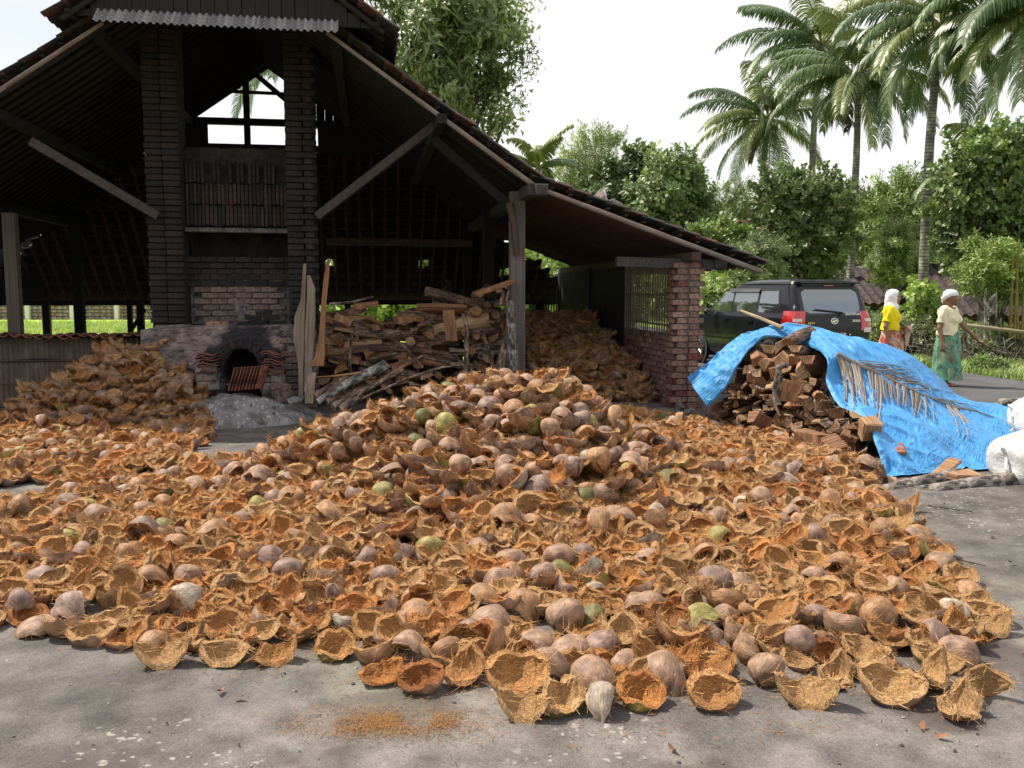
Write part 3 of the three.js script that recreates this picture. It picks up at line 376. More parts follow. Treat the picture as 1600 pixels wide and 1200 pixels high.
// where they lie: the spread in front, the heap in the middle, the heap by the low wall, the store in the lean-to
const outline = [[-260, 1010], [0, 985], [60, 990], [200, 1020], [300, 1025], [420, 1015], [500, 1005], [560, 1050], [650, 1065], [760, 1070], [790, 1105], [850, 1112], [950, 1105], [1040, 1095], [1160, 1090], [1300, 1090], [1345, 1065], [1430, 1075], [1500, 1060], [1562, 1000], [1500, 915], [1425, 830], [1370, 790], [1350, 740], [1290, 705], [1180, 690], [1090, 668], [960, 648], [880, 640], [700, 640], [455, 695], [430, 728], [350, 740], [285, 715], [330, 690], [312, 640], [75, 645], [20, 672], [-150, 700], [-420, 780]].map(([x, y]) => gnd(x, y));
function inside(pts, x, z) { let c = false; for (let i = 0, j = pts.length - 1; i < pts.length; j = i++) { const a = pts[i], b = pts[j]; if ((a.z > z) !== (b.z > z) && x < (b.x - a.x) * (z - a.z) / (b.z - a.z) + a.x) c = !c; } return c; }
const bareSpots = [[25, 775, 0.28], [235, 748, 0.22], [20, 830, 0.16], [395, 720, 0.3]].map(([x, y, r]) => [gnd(x, y), r]);
const G2 = (x, z, cx, cz, sx, sz, p = 2) => Math.exp(-Math.pow(Math.abs((x - cx) / sx), p) - Math.pow(Math.abs((z - cz) / sz), p));
function store(x, z) { const d = V(x, 0, z).sub(V(...SHED)).applyAxisAngle(V(0, 1, 0), -TURN); if (d.x < 3.65 || d.x > 5.45 || d.z > -0.35 || d.z < -6) return 0; return smooth(-0.3, -2.2, d.z) * 0.5 * smooth(3.5, 4.1, d.x) + smooth(-2, -5, d.z) * 0.55; }
function heap(x, z) {                                  // height of the heap's core
  return 0.73 * G2(x, z, 0.08, -7.55, x > 0.08 ? 0.8 : 1.15, z > -7.55 ? 1.45 : 0.6, 1.75) + 0.20 * G2(x, z, -1.2, -7.6, 0.9, 0.9) + 0.14 * G2(x, z, -1.75, -9.0, 0.5, 0.5) + 0.74 * G2(x, z, -4.55, -11.25, 0.85, 1.0, 2.2) + 0.33 * G2(x, z, -4.6, -9.9, 1.3, 0.9) + 0.1 * G2(x, z, 0.9, -6.6, 1.4, 1.6) + store(x, z) + 0.05 * (n3(x * 1.7, 1, z * 1.7, 4) + 0.4) * smooth(-3.8, -5.2, z);
}
const HX = -8, HZ = -18, HC = 0.025, HNX = 530, HNZ = 625, hm = new Float32Array(HNX * HNZ);
const hi_ = (x, z) => { const i = Math.floor((x - HX) / HC), j = Math.floor((z - HZ) / HC); return i < 0 || j < 0 || i >= HNX || j >= HNZ ? -1 : i + j * HNX; };
for (let j = 0; j < HNZ; j++) for (let i = 0; i < HNX; i++) hm[i + j * HNX] = Math.max(0.015, heap(HX + i * HC, HZ + j * HC) - 0.10);
{                                                      // loose fibre and crumbs that fill the heap between the husks
  const g = grid(150, 170, (u, v) => { const x = lerp(-7.5, 3.2, u), z = lerp(-3.6, -17, v), h = heap(x, z) - 0.10; return V(x, h > 0.01 ? h + 0.02 * n3(x * 14, 0, z * 14, 3) : -0.04, z); }, 11, 13.4);
  const o = part('fibre_debris', g, mat([0.62, 0.33, 0.12], { map: fibreCol, bumpMap: fibreBump, bumpScale: 0.02 }), scene); o.userData.kind = 'stuff';
}
const laid = [];                                       // every placed husk: { k, p, q, type, size }
function layHusk(k, x, z, type, yaw, tilt, tiltDir, size, sink = 0.8) {
  const H = HUSKS[k], base = type === 'dome' ? new THREE.Quaternion().setFromAxisAngle(V(1, 0, 0), Math.PI) : type === 'side' ? new THREE.Quaternion().setFromAxisAngle(V(1, 0, 0), tiltDir > 3 ? 1.35 : -1.35) : new THREE.Quaternion();
  const q = new THREE.Quaternion().setFromAxisAngle(V(Math.cos(tiltDir), 0, Math.sin(tiltDir)), tilt).multiply(new THREE.Quaternion().setFromAxisAngle(V(0, 1, 0), yaw)).multiply(base);
  const pts = H.pts.map((p) => p.clone().multiplyScalar(size).applyQuaternion(q)), gaps = [];
  for (const p of pts) { const c = hi_(x + p.x, z + p.z); if (c >= 0) gaps.push(hm[c] - p.y); }
  if (!gaps.length) return null; gaps.sort((a, b) => a - b);
  const y = Math.max(sink > 1 ? 0 : gaps[Math.floor((gaps.length - 1) * sink)] - 0.008, Math.max(...pts.map((p) => 0.012 - p.y)) - 0.012);
  for (const p of pts) for (const [dx, dz] of [[0, 0], [HC, 0], [0, HC]]) { const c = hi_(x + p.x + dx * 0.6, z + p.z + dz * 0.6); if (c >= 0) hm[c] = Math.max(hm[c], y + p.y - 0.004); }
  const h = { k, p: V(x, y, z), q, type, size }; laid.push(h); return h;
}
// the ones along the near edge, each where the photograph has it: [px, py of its foot, shape, type, yaw, tilt towards, tilt, size, skin, fibre, label]
const edgeHusks = [
  [45, 1003, 0, 'dome', 0.2, 0.2, 1.6, 1.0, 0, 0, 'grey brown husk lying dome up at the far left end of the near edge'], [135, 1018, 0, 'bowl', 0.1, 0.3, 0.2, 1.12, 0, 2, 'deep grey skinned bowl shaped husk at the left of the near edge'],
  [246, 1055, 3, 'bowl', 0.15, 0.45, 0, 1.05, 2, 2, 'boat shaped husk alone in front of the left part of the near edge'], [345, 1050, 1, 'bowl', -0.2, 0.5, 0.1, 1.0, 3, 2, 'pale fibred husk with green rim right of the lone boat shaped one'], [425, 1050, 5, 'bowl', 0.6, 0.5, 0.2, 0.95, 2, 0, 'torn upright husk where the near edge steps back on the left'],
  [520, 1040, 4, 'bowl', 0.3, 0.7, 0.1, 0.95, 3, 0, 'green bottomed husk at the bend in the near edge'], [592, 1082, 2, 'bowl', 0.5, 0.6, 0, 0.9, 0, 1, 'small upright husk left of the round brown cup on the near edge'], [655, 1093, 0, 'bowl', 0.2, 0.6, 0.15, 0.98, 0, 4, 'round cup shaped husk with red brown hairy inside on the near edge'],
  [724, 1080, 2, 'bowl', 1.2, 0.8, 0.2, 1.0, 2, 0, 'orange fibred husk standing between the round cup and the largest open husk'], [808, 1095, 11, 'bowl', 0.2, 0.75, -0.1, 1.12, 0, 0, 'largest wide open husk in the middle of the near edge'], [818, 1140, 3, 'bowl', -0.25, 0.55, 0, 0.92, 2, 2, 'crescent shaped husk lowest in the middle of the near edge'],
  [880, 1128, 7, 'bowl', 0.9, 0.5, 0.3, 1.1, 3, 2, 'torn husk with dark green underside beside the lowest crescent husk'], [945, 1135, 6, 'dome', 1.3, 0.45, 1.1, 0.85, 5, 2, 'grey white bare husk piece standing out on the near edge'], [1005, 1118, 4, 'bowl', 0.4, 0.7, 0, 1.0, 4, 1, 'orange husk with olive yellow skin right of the grey white piece'],
  [1120, 1122, 0, 'bowl', 0.3, 0.8, -0.2, 1.08, 2, 0, 'deep round hairy husk at the right of the middle of the near edge'], [1268, 1120, 3, 'bowl', -0.15, 0.6, 0.1, 1.12, 3, 2, 'wide boat shaped husk with trailing fibres on the near edge'], [1205, 1085, 8, 'dome', 0.8, 0.3, 1, 0.85, 0, 0, 'grey rounded husk behind the wide boat shaped husk'],
  [1318, 1085, 5, 'bowl', 1.1, 0.7, 0.2, 0.95, 3, 2, 'pointed upright husk left of the big shallow bowl on the right'], [1402, 1108, 11, 'bowl', -0.25, 0.45, -0.2, 1.12, 0, 2, 'big shallow grey rimmed bowl husk at the right of the near edge'], [1468, 1090, 6, 'bowl', 0.8, 0.4, 0.3, 1.0, 2, 2, 'narrow curled husk right of the big shallow bowl'],
  [1515, 1138, 5, 'bowl', 1.0, 0.4, 0.3, 1.0, 2, 2, 'rightmost husk alone in the bottom right corner of the spread'], [1548, 1108, 3, 'side', 0.2, 0.2, 4, 0.9, 2, 2, 'husk leaning behind the rightmost one in the corner'], [1475, 1058, 1, 'bowl', -0.5, 0.5, -0.2, 0.95, 3, 2, 'pale husk above the big shallow bowl on the right edge'], [1362, 1045, 2, 'bowl', -0.7, 0.6, 0.2, 1.0, 4, 2, 'olive skinned husk opening to the left near the right end'],
  [1560, 1005, 3, 'bowl', 0.3, 0.3, 0, 0.95, 2, 2, 'husk at the outermost right tip of the spread'], [1510, 920, 4, 'bowl', 0.5, 0.5, 0.2, 0.95, 2, 2, 'husk at the right edge level with the middle of the spread'], [1400, 838, 3, 'bowl', -0.1, 0.25, 0.2, 1.25, 2, 2, 'long curved husk lying flat at the upper right edge'], [1420, 808, 6, 'bowl', 0.35, 0.2, 0, 1.05, 2, 0, 'narrow curved husk above the long curved one at the upper right edge'],
  [445, 925, 9, 'dome', 0.3, 0.2, 1, 0.95, 1, 0, 'dark purple brown whole coconut husk left of the middle'], [600, 935, 8, 'dome', 0.1, 0.2, 1, 0.95, 1, 0, 'pair like cracked grey purple husk left of the middle'], [885, 1000, 8, 'dome', 0.9, 0.3, 1, 1.05, 0, 0, 'large cracked grey whole husk in the middle of the spread'], [875, 905, 9, 'dome', -0.3, 0.2, 2, 1.05, 0, 0, 'rounded grey husk split along its top in the middle of the spread'], [670, 885, 8, 'dome', 0.1, 0.3, 2, 1.0, 4, 0, 'yellow green husk with pale top left of the middle'],
  [1100, 1000, 3, 'dome', 0.4, 0.3, 1, 1.0, 4, 2, 'yellow green husk sliver right of the middle']];
const labelled = [];
for (const [px, py, k, type, yaw, tilt, dir, size, sk, fb, label] of edgeHusks) { const p = gnd(px, py); const h = layHusk(k, p.x, p.z - 0.07, type, yaw, type === 'bowl' ? tilt * 0.62 : tilt * 0.5, dir, size * 0.76, 2); if (h) { h.skin = sk; h.fib = fb; h.label = label; labelled.push(h); } }
{
  const R = rng(77), lot = (step, keep, target, grow) => {
    const cells = []; for (let x = -7.8; x < 3.4; x += step) for (let z = -16.2; z < -2.8; z += step) cells.push([x + (R() - 0.5) * step, z + (R() - 0.5) * step]);
    for (let i = cells.length - 1; i > 0; i--) { const j = Math.floor(R() * (i + 1)); [cells[i], cells[j]] = [cells[j], cells[i]]; }
    for (const [x, z] of cells) {
      const st = store(x, z) > 0.05; if (R() > keep || (!inside(outline, x, z) && !st)) continue;
      if (bareSpots.some(([p, r]) => Math.hypot((p.x - x) * 0.8, p.z - z) < r)) continue;
      if (labelled.some((h) => Math.hypot(h.p.x - x, h.p.z - z) < (grow ? 0.15 : 0.125) && h.p.z > z - 0.1)) continue;
      const hp = heap(x, z), c = hi_(x, z), over = hm[c] - hp, mound = hp > 0.22; if (over > target + (mound ? 0.05 : 0)) continue;
      const e = 0.12, gx = (heap(x + e, z) - heap(x - e, z)) / (2 * e), gz = (heap(x, z + e) - heap(x, z - e)) / (2 * e), sl = Math.hypot(gx, gz);
      const t = R(), wholeP = mound ? 0.12 : 0.02, type = t < wholeP ? 'whole' : t < wholeP + (mound ? 0.54 : 0.78) ? 'bowl' : t < wholeP + (mound ? 0.76 : 0.88) ? 'dome' : 'side';
      const pool = type === 'whole' ? whole : type === 'bowl' ? bowlish : type === 'dome' ? domed : sided, k = pool[Math.floor(R() * pool.length)];
      let dir = R() < 0.55 ? (R() + R() - 1) * 1.6 : R() * 6.28, tilt = Math.abs(R() + R() - 1) * 0.75 + 0.05; if (sl > 0.25 && R() < 0.7) { dir = Math.atan2(gx, -gz) + (R() - 0.5); tilt = Math.min(0.9, Math.atan(sl) * 0.9 + 0.3 * R()); dir = Math.atan2(-gx, gz) + Math.PI + 0; dir = Math.atan2(gx, -gz) + 0; const ax = V(-gz, 0, gx).multiplyScalar(-1); dir = Math.atan2(ax.z, ax.x); }
      const h = layHusk(k, x, z, type === 'whole' ? 'dome' : type, R() * 6.28, type === 'whole' ? R() * 1.5 : tilt, dir, 0.57 + 0.28 * R() * (type === 'whole' ? 0.9 : 1), 0.74 - 0.2 * R());
      if (!h) continue; const s = R();
      const near = smooth(-9.5, -5, z); h.skin = s < 0.40 ? 0 : s < 0.60 ? 1 : s < 0.90 ? 2 : s < 0.93 ? 3 : s < 0.96 ? 4 : 5; const f = R() + (x > 0.8 ? 0.12 : 0); h.fib = f < 0.30 ? 0 : f < 0.52 ? 1 : f < 0.84 ? 2 : f < 0.93 ? 3 : f > 1 ? 2 : 4; if (x > 0.9 && h.fib === 1 && R() < 0.5) h.fib = 0; void near;
    }
  };
  lot(0.118, 0.95, 0.03, false); lot(0.112, 0.85, 0.035, true); lot(0.12, 0.7, 0.045, true);
}
// the 300 that show largest stand as things of their own, the rest as one mass
{
  const score = (h) => { const s = toPx(h.p); const vis = s[0] > -30 && s[0] < 1630 && s[1] < 1230; const c = hi_(h.p.x, h.p.z), buried = c >= 0 ? Math.max(0, hm[c] - h.p.y - 0.12) : 0; return h.label ? 1e9 : vis ? h.size * HUSKS[h.k].L / -h.p.z - buried * 0.2 : 0; };
  laid.forEach((h) => { h.s = score(h); }); laid.sort((a, b) => b.s - a.s);
  const first = {}, colourF = ['tan', 'orange', 'pale straw', 'brown', 'dark red brown'], colourS = ['grey brown', 'dusky purple grey', 'tan', 'dark green', 'yellow green', 'bleached grey'], kindN = ['deep half shell', 'long half shell', 'wide half shell', 'boat shaped piece', 'curled half shell', 'pointed piece', 'narrow wedge', 'torn half shell', 'cracked whole husk', 'closed whole husk', 'split husk', 'large half shell'];
  for (const h of laid.slice(0, 300)) {
    const H = HUSKS[h.k]; let o;
    if (first[h.k]) { o = first[h.k].clone(); o.name = numbered('coconut_husk'); } else { o = new THREE.Group(); o.name = numbered('coconut_husk'); part('skin', H.skin, skinM[0], o); part('fibre_lining', H.fibre, fibreM[0], o); first[h.k] = o; }
    o.position.copy(h.p); o.quaternion.copy(h.q); o.scale.setScalar(h.size); o.children[0].material = skinM[h.skin]; o.children[1].material = fibreM[h.fib]; scene.add(o);
    const [px, py] = toPx(h.p), across = px < 320 ? 'far left' : px < 640 ? 'mid left' : px < 960 ? 'centre' : px < 1280 ? 'mid right' : 'far right', rowN = py > 1010 ? 'nearest rows' : py > 930 ? 'near rows' : py > 850 ? 'middle rows' : 'rows before the heap';
    const how = h.type === 'dome' ? `${colourS[h.skin]} ${kindN[h.k]} dome up` : h.type === 'side' ? `${colourS[h.skin]} ${kindN[h.k]} on its side` : `${kindN[h.k]} with ${colourF[h.fib]} fibre`;
    tag(o, h.label ?? `${how}, ${rowN}, ${across}`, 'coconut husk', h.label ? undefined : `coconut husks, ${how}, ${rowN}, ${across}`);
    if (h.label) o.userData.group = 'coconut husks spread out to dry';
  }
  const mass = new THREE.Group(); mass.name = 'coconut_husk_mass'; mass.userData.kind = 'stuff'; scene.add(mass); const R = rng(4), C = new THREE.Color();
  for (let k = 0; k < HUSKS.length; k++) { const l = laid.slice(300).filter((h) => h.k === k); if (!l.length) continue; const a = new THREE.InstancedMesh(HUSKS[k].skin, skinWhite, l.length), b = new THREE.InstancedMesh(HUSKS[k].fibre, fibreWhite, l.length); a.name = 'husk_skin'; b.name = 'husk_fibre'; a.userData.kind = b.userData.kind = 'stuff';
    l.forEach((h, i) => { const m = new THREE.Matrix4().compose(h.p, h.q, V(1, 1, 1).multiplyScalar(h.size)), j = 0.85 + 0.3 * R(); a.setMatrixAt(i, m); b.setMatrixAt(i, m); a.setColorAt(i, C.copy(skinM[h.skin].color).multiplyScalar(j)); b.setColorAt(i, C.copy(fibreM[h.fib].color).multiplyScalar(j)); }); mass.add(a, b); }
}

const barkM0 = bark([0.16, 0.12, 0.09]);
// orange fibre dust swept together on the bare ground, crumbs and litter
{
  const R = rng(12), C = new THREE.Color(), hair = geo([-0.014, 0, -0.0009, 0.0, 0.004, 0.0009, -0.001, 0.003, -0.0012, 0.014, 0.001, 0.0008], [0, 1, 2, 2, 1, 3], [0, 0, 0.01, 0, 0, 0.01, 0.02, 0.01]), N = 7500, im = new THREE.InstancedMesh(hair, fibreWhite, N);
  for (let i = 0; i < N; i++) { let p; if (i < 5300) { const a = R() * 6.28, r = Math.sqrt(-Math.log(1 - R() * 0.99)) * 0.62; p = gnd(600 + 165 * r * Math.cos(a), 1138 + 27 * r * Math.sin(a) + (R() < 0.15 ? -20 * R() : 0)); if (n3(p.x * 9, 0, p.z * 9, 3) < -0.25 && R() < 0.7) p.x += 0.1; } else { const b = outline[3 + Math.floor(R() * 24)], q = outline[4 + Math.floor(R() * 24)]; p = b.clone().lerp(q, R() * 0.2).add(V((R() - 0.5) * 0.7, 0, (R() - 0.3) * 0.5)); }
    im.setMatrixAt(i, new THREE.Matrix4().compose(V(p.x, (i < 5300 ? 0.0155 : 0.018) + 0.003 * R() + 0.006 * n3(p.x * 4, 0, p.z * 4, 5) * 0, p.z), new THREE.Quaternion().setFromEuler(new THREE.Euler(0.2 * (R() - 0.5), R() * 6.28, 0.2 * (R() - 0.5))), i < 5300 ? V(0.28 + 0.4 * R(), 0.4, 0.7 + 0.6 * R()) : V(0.6 + R(), 1, 0.8 + R()))); const k = R(); im.setColorAt(i, C.setRGB(0.75 + 0.2 * k, 0.36 + 0.2 * k, 0.12 + 0.12 * k)); }
  im.name = 'fibre_dust'; im.userData.kind = 'stuff'; scene.add(im);
  const peb = block(1, 0.6, 0.8, 0.2, 0.3, 2), pm = new THREE.InstancedMesh(peb, mat([1, 1, 1], { map: brickCol }), 700); for (let i = 0; i < 700; i++) { const x = lerp(-3, 4.2, R()), z = lerp(-2.6, -8.5, R() * R()), s = 0.004 + 0.012 * Math.pow(R(), 4); pm.setMatrixAt(i, new THREE.Matrix4().compose(V(x, 0.014, z), new THREE.Quaternion().setFromEuler(new THREE.Euler(R() * 6, R() * 6, R() * 6)), V(s, s, s))); const g = R() < 0.4 ? 0.5 : 0.18; pm.setColorAt(i, C.setRGB(g, g * 0.95, g * 0.9)); } pm.name = 'gravel'; pm.userData.kind = 'stuff'; scene.add(pm);
  const leaf = grid(4, 2, (u, v) => V((u - 0.5) * 0.07, 0.012 * Math.cos(u * 5) + 0.008 * v, (v - 0.5) * 0.035 * Math.sin(Math.PI * (0.1 + 0.8 * u))), 0.1, 0.05), lm = [mat([0.16, 0.09, 0.05]), mat([0.24, 0.10, 0.05]), mat([0.10, 0.07, 0.06])];
  [[372, 1098, 0, 'dark dry leaf beside the reddish mark on the near ground'], [345, 1088, 1, 'brown flake on the near ground left of the dust patch'], [1470, 1160, 1, 'reddish flake near the bottom right corner'], [1440, 1145, 1, 'pinkish flake above the one at the bottom right corner'], [1050, 1180, 0, 'brown flake at the bottom edge right of the middle'], [1580, 885, 2, 'dark bud with a thin stalk on the ground at the far right'], [1550, 845, 0, 'dry leaf on the ground right of the husks'], [1555, 955, 1, 'orange leaf at the right edge of the spread'], [1600, 1030, 0, 'small brown scrap at the right edge']].forEach(([x, y, k, label], i) => { const o = solo('dry_leaf', leaf, lm[k], label, 'leaf'), p = gnd(x, y); o.position.set(p.x, 0.025, p.z); o.rotation.y = i * 1.3; o.scale.setScalar(0.6); });
  [[1470, 868, 1540, 884], [1420, 900, 1455, 893], [1425, 1010, 1475, 1004], [1450, 790, 1520, 800]].forEach(([a, b, c, d], i) => solo('twig', rod([gnd(a, b, 0.02), gnd((a + c) / 2, (b + d) / 2, 0.03), gnd(c, d, 0.022)], 0.005, 0.003, 5, 0.2), barkM0, `thin dry twig on the bare ground, ${['upper long one at the far right', 'one beside the right edge of the husks', 'one at the lower right of the husks', 'one in front of the logs'][i]}`, 'twig'));
}

// ------------------------------------------------------------------ ash, tiles and stones before the kiln
{
  const g = grid(70, 50, (u, v) => { const a = u * Math.PI * 2, r = v, c = gnd(372, 655), x = c.x + 1.0 * r * Math.cos(a) * (1 + 0.12 * n3(Math.cos(a) * 2, Math.sin(a) * 2, 0, 3)), z = c.z + 0.95 * r * Math.sin(a); const h = 0.30 * Math.pow(Math.max(0, 1 - r * r), 1.3); return V(x, h - 0.01 + 0.028 * n3(x * 7, 1, z * 7, 2) * (1 - r * 0.5) + 0.02 * n3(x * 20, 3, z * 20, 6) * (1 - r), z); }, 3, 1.5);
  const p = g.attributes.position, uv = g.attributes.uv; for (let i = 0; i < p.count; i++) uv.setXY(i, p.getX(i), p.getZ(i) + p.getY(i));
  const o = part('ash_heap', g, ashM, scene); o.userData.kind = 'stuff';
  const R = rng(3), lump = (k) => { const q = block(1, 0.8, 0.9, 0.2, 0.35, k); return q; }, lumps = [1, 2, 3].map(lump);
  const crumbs = new THREE.InstancedMesh(lumps[0], ashM, 160); for (let i = 0; i < 160; i++) { const c = gnd(300 + 170 * R(), 625 + 85 * R()), s = 0.012 + 0.03 * R() * R(), d = Math.hypot(c.x - gnd(372, 655).x, c.z - gnd(372, 655).z), h = 0.30 * Math.pow(Math.max(0, 1 - d * d), 1.3); crumbs.setMatrixAt(i, new THREE.Matrix4().compose(V(c.x, h, c.z), new THREE.Quaternion().setFromEuler(new THREE.Euler(R() * 6, R() * 6, R() * 6)), V(s, s * 0.7, s))); } crumbs.name = 'ash_crumbs'; crumbs.userData.kind = 'stuff'; scene.add(crumbs);
  const stone = (px, py, d, s, rot, m, label, k = 0, group) => { const o2 = solo('stone', lumps[k], m, label, 'stone', group), q = at(px, py, d); o2.position.copy(q); o2.scale.set(...s); o2.rotation.set(...rot); return o2; };
  stone(437, 612, 10.55, [0.20, 0.27, 0.16], [0.2, 0.5, 0.25], brickM([0.24, 0.15, 0.13]), 'upright reddish grey rock right of the kiln mouth'); stone(458, 628, 10.4, [0.14, 0.10, 0.12], [0, 0.8, 0.3], stoneM[2], 'small pale rock at the foot of the leaning planks', 1); stone(470, 622, 10.6, [0.1, 0.1, 0.1], [0.4, 0, 0.3], stoneM[0], 'small rock behind the pale one by the planks', 2);
  stone(400, 662, 9.9, [0.16, 0.04, 0.07], [0.1, 0.3, 0.1], stoneM[1], 'flat brown stone lying on the ash heap', 1); stone(362, 600, 10.9, [0.12, 0.03, 0.1], [0.1, 0.3, 0.1], ashM, 'lump of ash in the kiln mouth', 2);
  // masonry blocks and roof tiles stacked on both sides of the mouth, and the row of tiles that closes it
  const pile = (px, py, d, list, name, cat, what, group) => list.forEach(([dx, dy, w, h, l, ry], i) => { const o2 = solo(name, block(w, h, l, 0.012, 0.02, i + Math.round(px)), stoneM[i % 2], what(i), cat, group), q = at(px, py, d); o2.position.set(q.x + dx, q.y + dy, q.z); o2.rotation.y = TURN + ry; });
  pile(325, 605, 10.75, [[0, 0.02, 0.26, 0.11, 0.2, 0.1], [0, 0.13, 0.25, 0.1, 0.2, -0.05], [-0.01, 0.235, 0.25, 0.1, 0.2, 0.03]], 'stone_block', 'stone block', (i) => `${['lowest', 'middle', 'upper'][i]} squared block under the tiles left of the kiln mouth`, 'squared blocks left of the mouth');
  pile(425, 606, 10.75, [[0, 0.02, 0.27, 0.09, 0.2, 0.05], [-0.07, 0.115, 0.13, 0.08, 0.18, 0.1], [0.075, 0.115, 0.13, 0.085, 0.18, -0.1], [0, 0.205, 0.27, 0.075, 0.2, 0]], 'stone_block', 'stone block', (i) => `${['lowest wide', 'second layer left', 'second layer right', 'top flat'][i]} rubble block right of the kiln mouth`, 'rubble blocks right of the mouth');
  const stackTiles = (px, py, d, n, step, tilt, side) => { const q = at(px, py, d); for (let i = 0; i < n; i++) { const o2 = solo('roof_tile', tileShape, tileM[i % 3], `${['lowest', 'second', 'third', 'fourth', 'fifth', 'sixth'][i]} red roof tile of the stack ${side} of the kiln mouth`, 'roof tile', `roof tiles stacked ${side} of the mouth`); o2.position.set(q.x + 0.02 * (R() - 0.5), q.y + i * step, q.z - 0.1); o2.rotation.set(0.08 * (R() - 0.5), TURN + 0.2 * (R() - 0.5), tilt + 0.1 * (R() - 0.5)); o2.scale.set(1.1, 0.7, 0.9); } };
  stackTiles(325, 578, 10.75, 6, 0.036, 0.12, 'left'); stackTiles(427, 579, 10.75, 6, 0.042, -0.05, 'right');
  for (let i = 0; i < 9; i++) { const q = at(364 + i * 5.2, 614 - i * 0.4, 10.55), o2 = solo('roof_tile', tileShape, tileM[i % 3], `${['first', 'second', 'third', 'fourth', 'fifth', 'sixth', 'seventh', 'eighth', 'ninth'][i]} from the left of the tiles standing in the kiln mouth`, 'roof tile', 'roof tiles standing in the mouth'); o2.position.copy(q).add(V(0.0, 0.035, 0.04)); o2.rotation.set(-1.35 + 0.05 * (R() - 0.5), 0, 0); o2.rotation.order = 'ZYX'; o2.rotation.z = -0.16; o2.rotation.y = 1.42; o2.scale.set(0.8, 0.8, 0.95); }
  // stones by the foot of the brick pillar and along the wood pile
  [[1075, 648, 10.9, 0.1, 2], [1095, 660, 10.5, 0.12, 0], [1062, 640, 11.1, 0.08, 1], [1120, 668, 10.0, 0.11, 0], [1155, 678, 9.6, 0.09, 1], [1045, 655, 10.6, 0.07, 2]].forEach(([x, y, d, s, k], i) => stone(x, y - 5, d, [s * 1.3, s * 0.8, s], [0.2 * i, i, 0.3], stoneM[k], ['white rounded stone at the foot of the brick pillar', 'flat grey stone right of the pillar foot', 'brown stone against the pillar foot', 'grey stone before the left end of the wood pile', 'brown stone below the wood pile', 'small pale stone left of the pillar foot'][i], k));
}

// ------------------------------------------------------------------ firewood
const cutM = [[0.60, 0.37, 0.20], [0.54, 0.31, 0.16], [0.66, 0.46, 0.28], [0.42, 0.22, 0.12]].map((c) => wood(c, 0.9, 0.008)), barkM = [[0.26, 0.155, 0.105], [0.20, 0.12, 0.085], [0.33, 0.24, 0.18]].map(bark);
const LOGS = (() => {
  const out = [], mk = (pts, l, jit, seed) => { const s = new THREE.Shape(pts.map(([x, y]) => new THREE.Vector2(x, y))), g = new THREE.ExtrudeGeometry(s, { depth: l, steps: 4, bevelEnabled: true, bevelThickness: 0.006, bevelSize: 0.006, bevelSegments: 1, curveSegments: 4 }).translate(0, 0, -l / 2), p = g.attributes.position; for (let i = 0; i < p.count; i++) { const x = p.getX(i), y = p.getY(i), z = p.getZ(i), f = (k) => jit * n3(x * 5 + seed, y * 5 + k * 9, z * 4.5, seed); p.setXYZ(i, x + f(1), y + f(2), z + f(3) * 1.5); } g.computeVertexNormals(); out.push(g); };
  const arc = (r, a0, a1, n) => Array.from({ length: n + 1 }, (_, i) => { const a = lerp(a0, a1, i / n); return [r * Math.cos(a), r * Math.sin(a)]; });
  mk([[-0.02, -0.01], ...arc(0.13, 0, 1.6, 5)], 0.4, 0.03, 1); mk(arc(0.10, 0, Math.PI, 7), 0.42, 0.03, 2); mk([[-0.09, -0.025], [0.09, -0.03], [0.10, 0.015], [0.02, 0.03], [-0.08, 0.022]], 0.45, 0.03, 3); mk([[-0.08, -0.07], [0.07, -0.08], [0.10, 0.02], [0.01, 0.09], [-0.09, 0.05]], 0.32, 0.03, 4);
  mk(arc(0.06, 0, 6.0, 9), 0.5, 0.03, 5); mk([[-0.11, -0.04], [0.12, -0.05], [0.05, 0.06], [-0.06, 0.07]], 0.36, 0.035, 6); mk([[-0.06, -0.012], [0.07, -0.016], [0.06, 0.012], [-0.05, 0.014]], 0.5, 0.03, 7); mk([[-0.05, -0.06], [0.06, -0.05], [0.04, 0.07]], 0.4, 0.03, 8);
  return out; })();
const logNames = ['quarter split log', 'half round log', 'thin slab', 'chunky split block', 'round branch', 'wide split block', 'thin board scrap', 'three sided billet'];
const ends = ['lower left', 'lower middle', 'lower right', 'middle left', 'centre', 'middle right', 'upper left', 'upper middle', 'upper right'];
